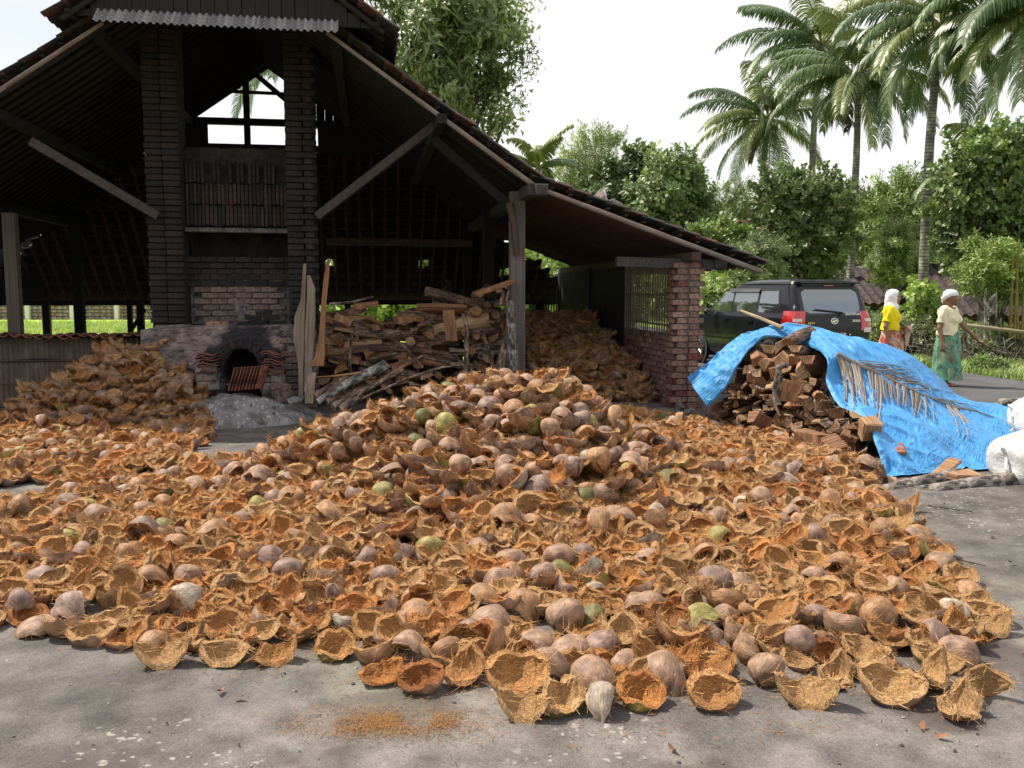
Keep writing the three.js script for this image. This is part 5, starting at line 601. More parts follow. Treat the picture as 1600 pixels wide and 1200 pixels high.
tree('dense_tree', 'dark dense tree left of the round one above the lean-to roof', 'tree', 33, [985, 500], [[985, 300, 33, 0.9, 0.8], [1000, 265, 33, 0.5, 0.5], [950, 320, 33, 0.8, 0.6]], 1700, 'broad', greens.dark, 1.4, 103);
tree('round_tree', 'rounded mid green tree above the right part of the lean-to roof', 'tree', 30, [1050, 500], [[1050, 300, 30, 1.1, 0.9], [1030, 340, 30, 1.1, 0.8], [1085, 340, 30, 0.8, 0.8], [1060, 262, 30, 0.5, 0.4], [1070, 385, 30, 1.0, 0.7]], 2400, 'broad', [...greens.mid, ...greens.dark, ...greens.olive], 1.25, 104);
tree('feathery_tree', 'thin crowned pale tree between the lean-to and the leftmost palm', 'tree', 36, [1150, 500], [[1145, 310, 36, 0.8, 0.6], [1155, 350, 36, 1.1, 0.8], [1120, 380, 36, 0.9, 0.7], [1165, 290, 36, 0.3, 0.3]], 1100, 'fine', [...greens.olive, ...greens.mid], 1.3, 105, { r: 0.09 });
tree('orchard_tree', 'dark glossy orchard tree with slim twin trunk behind the car', 'tree', 25, [1256, 500], [[1220, 310, 25, 0.7, 0.6], [1270, 320, 25, 0.9, 0.7], [1300, 312, 25, 0.4, 0.45], [1240, 365, 25, 0.95, 0.7], [1290, 370, 25, 0.65, 0.7], [1210, 390, 25, 0.5, 0.5], [1280, 420, 25.3, 0.6, 0.35], [1225, 275, 25, 0.35, 0.25], [1290, 275, 25, 0.3, 0.22]], 3600, 'round', [...greens.dark, ...greens.dark, ...greens.mid, ...greens.olive], 1.05, 106, { r: 0.075, m: paleTrunk });
tree('light_tree', 'loose light green tree behind the two middle palm trunks', 'tree', 34, [1400, 500], [[1400, 340, 34, 1.3, 0.9], [1440, 330, 34, 1.0, 0.9], [1370, 370, 34, 1.0, 0.9], [1420, 290, 34, 0.7, 0.5], [1470, 370, 34, 0.8, 0.9], [1400, 410, 33.5, 1.2, 0.7], [1350, 320, 35, 0.6, 0.7]], 3400, 'fine', [...greens.mid, ...greens.light], 1.7, 107);
tree('slender_tree', 'slender tree with airy light leaves between the palm trunks', 'tree', 30, [1400, 500], [[1400, 370, 30, 0.5, 0.45], [1415, 400, 30, 0.5, 0.4], [1380, 410, 30, 0.5, 0.35], [1400, 430, 30, 0.6, 0.3]], 1500, 'fine', greens.light, 1.1, 108, { r: 0.05, m: paleTrunk });
tree('jackfruit_tree', 'large dark glossy leaved tree at the right edge above the woman', 'tree', 22, [1530, 520], [[1530, 250, 22, 0.6, 0.5], [1570, 240, 22, 0.6, 0.6], [1510, 300, 22, 0.65, 0.6], [1560, 310, 22, 0.8, 0.7], [1600, 290, 22, 0.6, 0.8], [1505, 360, 22, 0.5, 0.55], [1555, 380, 22.3, 0.8, 0.6], [1520, 410, 22, 0.5, 0.4], [1610, 380, 22, 0.6, 0.7], [1495, 262, 22, 0.25, 0.22]], 3800, 'round', [...greens.dark, ...greens.dark, ...greens.mid, ...greens.light], 1.05, 109, { r: 0.11, m: paleTrunk });
tree('bright_shrub', 'bright yellow green shrub under the dark tree at the right edge', 'shrub', 19.5, [1560, 520], [[1540, 410, 19.5, 0.45, 0.35], [1525, 440, 19.5, 0.35, 0.3], [1570, 420, 19.5, 0.4, 0.4], [1590, 450, 19.5, 0.4, 0.4]], 1500, 'fine', greens.bright, 1.0, 110, { r: 0.04 });
tree('low_tree', 'small pale green feathery tree just right of the lean-to eave', 'tree', 22, [1125, 520], [[1125, 430, 22, 0.5, 0.25], [1160, 425, 22, 0.6, 0.3], [1180, 400, 22, 0.6, 0.35], [1190, 440, 22, 0.5, 0.25]], 1900, 'fine', [...greens.light, ...greens.mid], 0.95, 111, { r: 0.05, m: paleTrunk });
tree('leafy_shrub', 'leafy yellow green shrub below the tip of the lean-to roof', 'shrub', 27, [1130, 520], [[1110, 380, 27, 0.8, 0.5], [1160, 385, 27, 0.7, 0.5], [1130, 440, 26, 1.0, 0.7]], 1900, 'round', [...greens.light, ...greens.mid], 1.1, 112, { r: 0.06 });
tree('small_shrub', 'low green bush beside the brick pillar and the car', 'shrub', 20, [1105, 530], [[1100, 500, 20, 0.35, 0.45], [1130, 480, 20, 0.5, 0.35], [1110, 470, 20.5, 0.45, 0.3]], 1000, 'broad', [...greens.light, ...greens.bright], 0.9, 113, { r: 0.03 });
tree('leafy_plant', 'young plant with large upright leaves beside the palm trunk', 'plant', 21, [1440, 515], [[1440, 470, 21, 0.25, 0.3], [1452, 485, 21, 0.22, 0.2]], 200, 'big', greens.bright, 0.6, 114, { r: 0.02 });
for (const [i, x, y, d, rx, ry, cols, what] of [[0, 1385, 520, 21, 0.5, 0.45, 'mid', 'between the two women'], [1, 1425, 528, 20.5, 0.5, 0.35, 'olive', 'right of the woman in yellow'], [2, 1460, 520, 21, 0.5, 0.4, 'mid', 'behind the nearer woman'], [3, 1560, 533, 19.5, 0.3, 0.15, 'light', 'below the bamboo rail'], [4, 1545, 574, 16.4, 0.16, 0.06, 'mid', 'at the grass edge by the road'], [5, 1600, 530, 19.5, 0.5, 0.2, 'olive', 'at the right end of the bamboo rail'], [6, 1500, 530, 20, 0.4, 0.3, 'light', 'at the left end of the bamboo rail']])
  tree('bush', `low ${cols === 'mid' ? 'green' : cols === 'olive' ? 'olive' : 'pale green'} bush ${what}`, 'bush', d, [x, y + 20], [[x, y, d, rx, ry], [x + 14, y + 6, d - 0.2, rx * 0.7, ry * 0.7]], 520, i % 2 ? 'round' : 'fine', greens[cols], 0.75, 120 + i, { r: 0.02, group: 'bushes along the far side of the road' });
// behind the shed: what shows under its rear eave and through its gable
for (const [i, x, d] of [[0, 560, 24], [1, 620, 23], [2, 680, 24], [3, 740, 25], [4, 850, 26], [5, 930, 25]]) tree('hedge_bush', `bright green bush behind the shed, ${['first', 'second', 'third', 'fourth', 'fifth', 'sixth'][i]} from the kiln`, 'bush', d, [x, 500], [[x - 25, 475, d, 0.9, 0.8], [x + 25, 470, d + 0.4, 0.9, 0.9], [x, 420, d + 1, 1, 0.8]], 900, 'round', [...greens.bright, ...greens.light], 1.2, 140 + i, { r: 0.05 });
// the wood beyond everything on the right
{ const cl = []; const R = rng(61); for (let i = 0; i < 46; i++) { const x = 860 + 900 * R(), d = 44 + 14 * R(); cl.push(clump(x, 425 + 50 * R() - (x > 1330 ? 25 : 0) * R(), d, 1.6 + R(), 1.2 + 0.9 * R())); } const g = new THREE.Group(); g.name = 'far_wood'; g.userData.kind = 'stuff'; scene.add(g); foliage('far_leaves', cl, 11000, 'broad', [...greens.mid, ...greens.dark, ...greens.olive], 2.4, 62, g).userData.kind = 'stuff'; }
// coconut palms
const frondM = leafMat([0.17, 0.255, 0.095], { roughness: 0.4, transmission: 0.3 }), frondY = leafMat([0.30, 0.35, 0.12], { roughness: 0.4, transmission: 0.35 }), frondD = leafMat([0.11, 0.185, 0.08], { roughness: 0.45, transmission: 0.3 }), deadM = wood([0.2, 0.14, 0.09]), ribM = mat([0.24, 0.24, 0.09], { roughness: 0.6 });
const palmBark = mat([0.44, 0.41, 0.38], { map: tex(64, 512, (u, v) => { const r = Math.abs((v * 40) % 1 - 0.5) < 0.12 ? 0.62 : 1, k = r * (0.85 + 0.3 * fbm(u * 4, v * 30, 120, 4, 2)), l = smooth(0.2, 0.35, fbm(u * 4, v * 24, 96, 3, 8)); return [k * (0.85 + 0.25 * l), k * (0.85 + 0.25 * l), k * (0.82 + 0.2 * l)]; }, { rx: 1, ry: 0.25 }), roughness: 0.95 });
function frondGeo(az, el, len, droop, R, dead) {      // stem curve plus drooping leaflets, rooted at the origin
  const n = 14, pts = [V(0, 0, 0)], dirs = []; let e = el; const hx = Math.cos(az), hz = Math.sin(az);
  for (let i = 0; i < n; i++) { e -= droop * (0.35 + 1.3 * i / n) / n; dirs.push(V(hx * Math.cos(e), Math.sin(e), hz * Math.cos(e))); pts.push(pts[i].clone().addScaledVector(dirs[i], len / n)); }
  dirs.push(dirs[n - 1]); const stem = rod(pts, 0.045, 0.008, 5), pos = [], idx = [], uv = [], side = V(-hz, 0, hx), N = 78;
  for (let i = 0; i < N; i++) for (const s of [-1, 1]) {
    if (R() < (dead ? 0.25 : 0.04)) continue; const t = 0.13 + 0.87 * (i + R() * 0.5) / N, f = t * n, k = Math.min(n - 1, Math.floor(f)), b = pts[k].clone().lerp(pts[k + 1], f - k), d0 = dirs[k], nrm = d0.clone().cross(side).multiplyScalar(-1), ll = len * 0.2 * (0.45 + 0.85 * Math.sin(Math.PI * Math.pow(t, 0.75) * 0.92 + 0.1)) * (0.85 + 0.3 * R()), w = 0.019 + 0.007 * R();
    let d = side.clone().multiplyScalar(s * 0.85).addScaledVector(d0, 0.55 + 0.3 * t).addScaledVector(nrm, 0.30).normalize(); const p = [b]; for (let m = 0; m < 4; m++) { p.push(p[m].clone().addScaledVector(d, ll / 4)); d = d.clone().add(V(0, -(dead ? 0.8 : 0.5 + 0.25 * R()), 0)).normalize(); }
    const q = d0.clone().multiplyScalar(w), c = pos.length / 3; p.forEach((v, m) => { const g = m === 4 ? 0.15 : m === 0 ? 0.6 : 1; pos.push(v.x - q.x * g, v.y - q.y * g, v.z - q.z * g, v.x + q.x * g, v.y + q.y * g, v.z + q.z * g); uv.push(0, m * 0.2, 0.2, m * 0.2); }); for (let m = 0; m < 4; m++) { const a = c + m * 2; idx.push(a, a + 1, a + 2, a + 2, a + 1, a + 3); }
  }
  return [stem, geo(pos, idx, uv)];
}
function palm(label, trunkPts, depth, n, len, seed, { r = 0.15, fix = [], nuts = 0, dead = 2, lowest = -0.7 } = {}) {
  const pts = trunkPts.map(([x, y]) => at(x, y, depth)); const b = pts[0].clone(); if (b.y > 0.3) pts.unshift(V(b.x + (b.x - pts[1].x) * b.y / Math.max(0.5, pts[1].y - b.y), 0, b.z)); const base = pts[0].clone().setY(0), t = thing('coconut_palm', label, 'palm tree', base.toArray(), 0, 'coconut palms'), R = rng(seed), loc = pts.map((p) => p.clone().sub(base)), top = loc[loc.length - 1];
  const cv = new THREE.CatmullRomCurve3(loc); part('trunk', rod(cv.getPoints(40), r * 1.15, r * 0.72, 10, 0.06, seed), palmBark, t);
  const list = [...fix]; for (let i = 0; i < n; i++) list.push([i * 2.39996 + 0.5 * (R() - 0.5), lerp(1.25, lowest, Math.pow(i / n, 0.85)) + 0.15 * (R() - 0.5), len * (0.8 + 0.3 * R()), 0.9 + 0.55 * R()]);
  list.forEach(([az, el, l, dr], i) => { const [s, g] = frondGeo(az, el, l, dr, R, false), m = R(), f = part('frond', g, el > 0.9 ? frondY : m < 0.2 ? frondY : m < 0.65 ? frondM : frondD, t); f.position.copy(top); part('stem', s, ribM, f); void i; });
  for (let i = 0; i < dead; i++) { const [s, g] = frondGeo(R() * 6.28, -0.9, len * 0.6, 0.6, R, true), f = part('dead_frond', g, deadM, t); f.position.copy(top); part('stem', s, deadM, f); }
  for (let i = 0; i < 5; i++) { const a = R() * 6.28; part('flower_stalk', rod([top.clone(), top.clone().add(V(0.35 * Math.cos(a), 0.1, 0.35 * Math.sin(a))), top.clone().add(V(0.6 * Math.cos(a), -0.35, 0.6 * Math.sin(a)))], 0.03, 0.015, 5), deadM, t); }
  const nut = new THREE.SphereGeometry(0.11, 9, 7).scale(1, 1.25, 1), nm = [mat([0.34, 0.23, 0.05], { roughness: 0.5 }), mat([0.16, 0.14, 0.04], { roughness: 0.5 })]; for (let i = 0; i < nuts; i++) { const a = 0.2 + 2.2 * R() - 1.2, o = part('coconut', nut, nm[i % 2], t); o.position.copy(top).add(V(0.2 + 0.42 * Math.cos(a) * R(), -0.15 - 0.4 * R(), 0.25 + 0.3 * R())); }
}
palm('leftmost coconut palm with drooping crown over the round trees', [[1184, 400], [1188, 330], [1194, 250], [1200, 185]], 40, 20, 3.7, 201, { r: 0.15, fix: [[3.3, 0.1, 3.77, 1.3], [2.9, 0.5, 4.10, 1.2], [3.1, -0.5, 3.44, 1.0]] });
palm('tall slender palm second from the left with its crown out of sight above', [[1262, 420], [1268, 290], [1273, 180], [1283, 70]], 38, 20, 3.8, 202, { r: 0.15, fix: [[3.2, 0.45, 4.26, 1.1], [2.8, 0.1, 4.10, 1.3], [3.4, 0.9, 3.77, 1.0]] });
palm('palm with moss streaked trunk right behind the car and low wide crown', [[1328, 450], [1334, 330], [1339, 220], [1341, 118]], 32, 20, 3.3, 203, { r: 0.14, fix: [[3.25, 0.55, 4.02, 1.5], [2.9, 0.25, 3.44, 1.5], [0.3, 0.2, 3.44, 1.5], [1.2, 0.0, 2.95, 1.4]] });
palm('palm with pale leaning trunk and yellow nuts right of the car', [[1436, 520], [1442, 440], [1453, 220], [1462, 120], [1472, 42]], 27, 20, 3.1, 204, { r: 0.14, nuts: 16, fix: [[3.0, 0.5, 3.77, 1.6], [2.6, 0.0, 3.44, 1.3], [1.55, 0.2, 2.79, 1.6], [0.6, 0.3, 3.53, 1.6]] });
palm('palm at the right edge with only its hanging fronds in view', [[1640, 500], [1640, 300], [1636, 120], [1634, 10]], 24, 18, 3.4, 205, { r: 0.15, fix: [[3.1, 0.5, 3.77, 1.6], [2.7, 0.2, 3.61, 1.5], [3.5, 0.1, 3.28, 1.5], [2.9, -0.3, 3.12, 1.0]] });
palm('small far palm top showing over the lean-to roof by the big tree', [[838, 470], [838, 300], [840, 262]], 30, 11, 1.7, 206, { r: 0.1, dead: 0, lowest: 0.1 });
palm('palm standing far behind the shed, its frond seen through the gable', [[470, 450], [468, 200], [465, 60]], 34, 16, 4.2, 207, { r: 0.15 });
palm('young palm with stiff fronds under the dark tree at the right edge', [[1560, 500], [1562, 330], [1560, 270]], 26, 10, 2.6, 208, { r: 0.08, dead: 0 });
// bamboo stems, a dead forked tree, the bamboo rail
{ const bc = thing('bamboo', 'cluster of upright yellow bamboo stems at the right edge', 'bamboo', at(1590, 530, 19).setY(0).toArray()), ym = mat([0.30, 0.25, 0.05], { roughness: 0.5, map: woodCol }); for (const [x0, x1, y1] of [[1578, 1583, 400], [1584, 1592, 380], [1590, 1588, 410], [1596, 1604, 390]]) part('stem', rod([at(x0, 530, 19), at((x0 + x1) / 2, 460, 19), at(x1, y1, 19)].map((p) => p.sub(bc.position)), 0.035, 0.025, 7, 0.05), ym, bc); }
solo('dead_tree', merge([rod([at(1541, 530, 18.8), at(1541, 490, 18.8), at(1544, 472, 18.8), at(1556, 460, 18.8)], 0.055, 0.025, 7, 0.2), rod([at(1543, 500, 18.8), at(1539, 470, 18.8), at(1541, 450, 18.8)], 0.04, 0.02, 6, 0.2), rod([at(1546, 488, 18.8), at(1556, 474, 18.8), at(1557, 455, 18.8)], 0.035, 0.012, 6, 0.2)]), bark([0.42, 0.38, 0.34]), 'pale bare forked tree stump behind the bamboo rail', 'dead tree');
pole('bamboo_rail', 'long pale bamboo rail running along the bushes at the right', [[1500, 507, 18.2], [1550, 513, 18], [1640, 524, 17.8]], 0.04, 0.04, wood([0.5, 0.42, 0.28]), 7, 0.05, 'rail');
for (const [i, x] of [[0, 1508], [1, 1560], [2, 1612]]) pole('rail_post', `rough post under the bamboo rail, ${['left', 'middle', 'right'][i]} one`, [[x, 545, 18], [x, 505, 18]], 0.04, 0.035, trunkM, 6, 0.2, 'post', 'posts of the bamboo rail');
// low houses among the trees
function house(label, pxl, pxr, yEave, yRidge, d, deep, cols) {
  const a = at(pxl, yEave, d), b = at(pxr, yEave, d), r = at((pxl + pxr) / 2, yRidge, d + deep / 2), o = thing('tiled_house', label, 'house', [(a.x + b.x) / 2, 0, -d]), w = b.x - a.x, h = a.y, hr = Math.max(r.y - h, 0.8), R = rng(Math.round(pxl));
  part('wall', box(w - 0.8, h, deep - 0.8, 0, h / 2, -deep / 2), brickM([0.14, 0.10, 0.085]), o); const roof2 = new THREE.Group(); roof2.name = 'roof'; o.add(roof2);
  part('roof_slope', grid(90, 30, (u, v) => V((u - 0.5) * w, h + hr * (1 - v) + 0.035 * Math.sin(u * w * 22) + 0.04 * ((v * 16) % 1) * -1, -deep / 2 * (1 - v) - 0.0), w, deep / 2), brickM(cols), roof2); part('roof_slope', grid(60, 4, (u, v) => V((u - 0.5) * w, h + hr * (1 - v), -deep / 2 * (1 + v)), w, deep / 2), brickM(cols), roof2);
  for (let i = 0; i < w / 0.45; i++) { const c = part('ridge_tile', block(0.42, 0.12, 0.2, 0.03, 0.02, i % 4), brickM(cols), roof2); c.position.set(-w / 2 + 0.22 + i * 0.45, h + hr + 0.03 * R(), -deep / 2); if (i > 30) break; }
  const dr = part('door', box(0.8, Math.min(1.7, h * 0.9), 0.05, w * 0.1, Math.min(0.85, h * 0.45), -0.37), sootShadeWood, o); part('handle', box(0.03, 0.1, 0.04, w * 0.1 + 0.3, h * 0.45, -0.33), greyWood, dr);
}
house('low house with dark purple grey tiled roof between the palm trunks', 1335, 1500, 474, 412, 30, 6, [0.11, 0.075, 0.075]); house('low dark roofed house at the right behind the bamboo stems', 1490, 1680, 492, 415, 27, 5, [0.10, 0.07, 0.068]);
solo('rusty_roof_sheet', grid(120, 3, (u, v) => at(lerp(1442, 1494, u), lerp(454, 474, v) + 5 * u, lerp(28.6, 27.9, v)).add(V(0, 0.02 * Math.sin(u * 75), 0.02 * Math.sin(u * 75)))), brickM([0.28, 0.10, 0.065]), 'rusty red corrugated roof sheet behind the white headcloth', 'roof sheet');
house('small red tiled roof peeping over the shrubs right of the lean-to', 1135, 1180, 378, 362, 33, 3, [0.22, 0.08, 0.05]);
// the field behind the shed and its brick wall
struct('field', flat([[-60, -19.5], [0.5, -19.5], [0.5, -60], [-60, -60]], 0.006), mat([1, 1, 1], { map: tex(512, 512, (u, v) => { const a = fbm(u * 8, v * 8, 8, 5, 2), g = hash2(u * 512, v * 512, 8); return [0.56 + 0.14 * a + 0.09 * g, 0.64 + 0.13 * a + 0.10 * g, 0.22 + 0.05 * a]; }, { rx: 0.25, ry: 0.25 }) }));
{ const w = thing('field_wall', 'long pale brick wall with white posts across the field on the left', 'wall', [-23, 0, -48]), R = rng(3); const sh = [1, 2, 3].map((k) => block(0.62, 0.15, 0.3, 0.015, 0.02, k)), ms = [[0.36, 0.27, 0.23], [0.42, 0.33, 0.28], [0.32, 0.24, 0.21]].map(brickM); part('mortar', box(16, 0.9, 0.22, 0, 0.45, -0.02), mortarPale, w);
  for (let c = 0; c < 5; c++) for (let k = 0; k < 24; k++) { const b = part('brick', sh[k % 3], ms[Math.floor(R() * 3)], w); b.position.set(-7.6 + k * 0.65 + (c % 2) * 0.3, 0.09 + c * 0.18, 0.02 * R()); }
  for (let k = 0; k < 7; k++) part('wall_post', block(0.22, 1.25, 0.3, 0.02, 0.01, k).translate(-7.2 + k * 2.35, 0.6, 0.2), mat([0.62, 0.6, 0.57]), w); }
solo('wooden_post', rod([V(-11.6, 0, -30), V(-11.6, 1.0, -30)], 0.06, 0.06, 7), greyWood, 'single grey post standing in the field on the left', 'post');
// grass
{
  const blade = (() => { const R = rng(2), pos = [], idx = []; for (let i = 0; i < 9; i++) { const a = R() * 6.28, x = (R() - 0.5) * 0.14, z = (R() - 0.5) * 0.14, h = 0.12 + 0.16 * R(), lx = Math.cos(a) * h * 0.5, lz = Math.sin(a) * h * 0.5, wx = Math.sin(a) * 0.007, wz = -Math.cos(a) * 0.007, c = pos.length / 3; pos.push(x - wx, 0, z - wz, x + wx, 0, z + wz, x + lx * 0.4 - wx, h * 0.7, z + lz * 0.4 - wz, x + lx * 0.4 + wx, h * 0.7, z + lz * 0.4 + wz, x + lx, h, z + lz); idx.push(c, c + 1, c + 2, c + 2, c + 1, c + 3, c + 2, c + 3, c + 4); } return geo(pos, idx, pos.flatMap((p, i) => i % 3 ? [] : [p, p])); })();
  const R = rng(9), C = new THREE.Color(), sow = (n, fn, cols, s0, name) => { const im = new THREE.InstancedMesh(blade, leafWhite, n); for (let i = 0; i < n; i++) { const [x, z] = fn(), s = s0 * (0.5 + 0.9 * R()), c = cols[Math.floor(R() * cols.length)], j = 0.7 + 0.6 * R(); im.setMatrixAt(i, new THREE.Matrix4().compose(V(x, 0, z), new THREE.Quaternion().setFromAxisAngle(V(0, 1, 0), R() * 6.28), V(s * 1.3, s, s * 1.3))); im.setColorAt(i, C.setRGB(c[0] * j, c[1] * j, c[2] * j)); } im.name = name; im.userData.kind = 'stuff'; scene.add(im); };
  sow(16000, () => { const z = -12 - 13 * Math.pow(R(), 1.2); return [roadX(z, 8.45) + 7 * Math.pow(R(), 1.4), z]; }, [...greens.bright, ...greens.light, [0.36, 0.42, 0.12]], 0.62, 'roadside_grass');
  sow(4500, () => { const d = 21 + 22 * R(); return [-d * (0.26 + 0.34 * R()), -d]; }, [...greens.bright, [0.55, 0.62, 0.12], [0.5, 0.6, 0.12]], 0.9, 'field_grass');
  sow(900, () => { const z = -9 - 11 * R(); return [roadX(z, 3.2) + 0.5 * (R() - 0.5), z]; }, greens.olive, 0.6, 'verge_grass');
  const twig = rod([V(-0.12, 0, 0), V(0, 0.02, 0.02), V(0.12, 0, 0)], 0.008, 0.005, 5, 0.2), im = new THREE.InstancedMesh(twig, trunkM, 260); for (let i = 0; i < 260; i++) { const z = -15 - 7 * R(); im.setMatrixAt(i, new THREE.Matrix4().compose(V(roadX(z, 9) + 3 * R(), 0.15 + 0.5 * R() * R(), -18 - 2 * R()), new THREE.Quaternion().setFromEuler(new THREE.Euler(R() * 3, R() * 6, R() * 3)), V(2 + 2 * R(), 1, 1))); } im.name = 'dry_brush'; im.userData.kind = 'stuff'; scene.add(im);
}

// ------------------------------------------------------------------ the car
import { FontLoader } from 'three/addons/loaders/FontLoader.js';
import { TextGeometry } from 'three/addons/geometries/TextGeometry.js';
const font = await new FontLoader().loadAsync('fonts/droid/droid_sans_bold.typeface.json');
{
  const phi = 16.2 * Math.PI / 180, car = thing('parked_car', 'black compact people carrier seen from behind, parked beyond the blue tarp', 'car', [5.56, 0.03, -15.62], phi);
  const paint = new THREE.MeshPhysicalMaterial({ color: lin(0.008, 0.008, 0.014), roughness: 0.3, metalness: 0, specularIntensity: 0.4, clearcoat: 0.4, clearcoatRoughness: 0.05, side: THREE.DoubleSide }), glass = new THREE.MeshPhysicalMaterial({ color: lin(0.20, 0.225, 0.235), roughness: 0.04, metalness: 0.85, clearcoat: 1, clearcoatRoughness: 0.02, specularIntensity: 1, ior: 1.9, side: THREE.DoubleSide }), rubber = mat([0.02, 0.02, 0.02], { roughness: 0.8 }), chrome = mat([0.75, 0.75, 0.77], { metalness: 1, roughness: 0.2 }), red = new THREE.MeshPhysicalMaterial({ color: lin(0.55, 0.02, 0.02), roughness: 0.12, clearcoat: 1, side: THREE.DoubleSide }), clear = mat([0.7, 0.66, 0.64], { roughness: 0.15 }), trim = mat([0.025, 0.025, 0.03], { roughness: 0.5 }), white = mat([0.8, 0.8, 0.8], { roughness: 0.5 });
  const L = [[0.20, 0.12, 3.92, 0.73, 0.2], [0.30, 0.02, 4.03, 0.79, 0.2], [0.46, -0.02, 4.07, 0.812, 0.2], [0.58, -0.01, 4.06, 0.818, 0.19], [0.62, 0.03, 4.05, 0.815, 0.16], [0.80, 0.03, 4.0, 0.815, 0.14], [0.93, 0.035, 3.84, 0.808, 0.13], [1.0, 0.045, 3.5, 0.80, 0.13], [1.05, 0.06, 3.05, 0.785, 0.13], [1.10, 0.07, 2.96, 0.772, 0.13], [1.30, 0.14, 2.66, 0.735, 0.13], [1.50, 0.23, 2.33, 0.69, 0.14], [1.58, 0.25, 2.15, 0.665, 0.16], [1.64, 0.24, 1.98, 0.63, 0.2], [1.675, 0.40, 1.72, 0.54, 0.22], [1.69, 0.75, 1.4, 0.35, 0.25]];
  const lev = (y) => { for (let i = 1; i < L.length; i++) if (y <= L[i][0] || i === L.length - 1) { const t = clamp((y - L[i - 1][0]) / (L[i][0] - L[i - 1][0]), 0, 1); return L[i].map((q, k) => lerp(L[i - 1][k], q, t)); } };
  // around a section: t in 0..1 starts at the middle of the rear, goes to the left side, the front, the right side and back
  const around = (l, t, off = 0) => { const [y, a, b, w, r] = l, hw = w + off, ra = a - off, fb = b + off, seg = [[0, ra, -(hw - r), ra], [-(hw - r), ra, -hw, ra + r, 1], [-hw, ra + r, -hw, fb - r], [-hw, fb - r, -(hw - r), fb, 2], [-(hw - r), fb, hw - r, fb], [hw - r, fb, hw, fb - r, 3], [hw, fb - r, hw, ra + r], [hw, ra + r, hw - r, ra, 4], [hw - r, ra, 0, ra]], share = [0.09, 0.04, 0.20, 0.05, 0.24, 0.05, 0.20, 0.04, 0.09];
    let k = 0, u = clamp(t, 0, 1); while (k < 8 && u > share[k]) { u -= share[k]; k++; } const f = clamp(u / share[k], 0, 1), s = seg[k]; let x = lerp(s[0], s[2], f), z = lerp(s[1], s[3], f);
    if (s[4]) { const g = f * Math.PI / 2, c = [[-(hw - r), ra + r], [-(hw - r), fb - r], [hw - r, fb - r], [hw - r, ra + r]][s[4] - 1]; const ang = [[0, -1, -1, 0], [-1, 0, 0, 1], [0, 1, 1, 0], [1, 0, 0, -1]][s[4] - 1]; x = c[0] + r * (ang[0] * Math.cos(g) + ang[2] * Math.sin(g)); z = c[1] + r * (ang[1] * Math.cos(g) + ang[3] * Math.sin(g)); } return V(x, y, -z); };
  const ys = []; for (let i = 0; i < L.length - 1; i++) for (let k = 0; k < 3; k++) ys.push(lerp(L[i][0], L[i + 1][0], k / 3)); ys.push(1.69);
  const smoothLev = (y) => lev(y);
  const body = grid(132, ys.length - 1, (u, v) => around(smoothLev(ys[Math.round(v * (ys.length - 1))]), u)); const capTop = grid(12, 8, (u, v) => V(lerp(-0.35, 0.35, u), 1.69 + 0.012 * Math.sin(u * Math.PI), -lerp(0.75, 1.4, v)));
  part('body', merge([toCreasedNormals(body, 0.7), capTop, box(1.5, 0.02, 3.7, 0, 0.2, -2.0)]), paint, car);
  const pane = (name, s, fn, y0, y1, off, m, parent = car) => part(name, grid(6, 8, (u, v) => { const y = lerp(y0, y1, v), [a, b] = fn(y), l = lev(y); return V(s * (l[3] + off), y, -lerp(a, b, u)); }), m, parent);
  for (const s of [-1, 1]) {
    const r3 = (y) => [lerp(0.52, 0.62, smooth(1.12, 1.46, y)) + 0.12 * Math.pow(clamp((1.22 - y) / 0.13, 0, 1), 2), 1.18], r2 = () => [1.26, 2.08], r1 = (y) => [2.14, lerp(2.92, 2.36, (y - 1.08) / 0.4)];
    for (const [f, n] of [[r3, 'quarter_window'], [r2, 'side_window'], [r1, 'side_window']]) { const fr = pane(n, s, (y) => { const [a, b] = f(y); return [a, b]; }, 1.09, 1.47, 0.008, glass); pane('window_frame', s, (y) => { const [a, b] = f(y); return [a - 0.035, b + 0.035]; }, 1.06, 1.51, 0.004, trim, fr); }
    part('rain_visor', grid(20, 2, (u, v) => { const y = lerp(1.52, 1.45, v) - 0.02 * Math.sin(0); return V(s * (lev(y)[3] + 0.012 + 0.03 * v), y, -lerp(1.22, 2.3, u)); }), trim, car);
    for (const z of [1.22, 2.11]) { part('door_seam', grid(1, 12, (u, v) => { const y = lerp(0.36, 1.04, v); return V(s * (lev(y)[3] + 0.003), y, -(z + u * 0.012)); }), rubber, car); part('door_handle', block(0.03, 0.035, 0.2, 0.008, 0.002, 1).translate(s * 0.825, 0.93, -(z + 0.16)), paint, car); }
    part('side_strip', block(0.02, 0.06, 2.2, 0.006, 0.001, 2).translate(s * 0.825, 0.62, -2.0), paint, car);
    const mr = part('wing_mirror', new THREE.SphereGeometry(0.1, 16, 12).scale(1.1, 0.75, 0.7).translate(s * 0.92, 1.06, -2.75), paint, car); part('mirror_glass', box(0.16, 0.10, 0.01, s * 0.92, 1.06, -2.675), glass, mr);
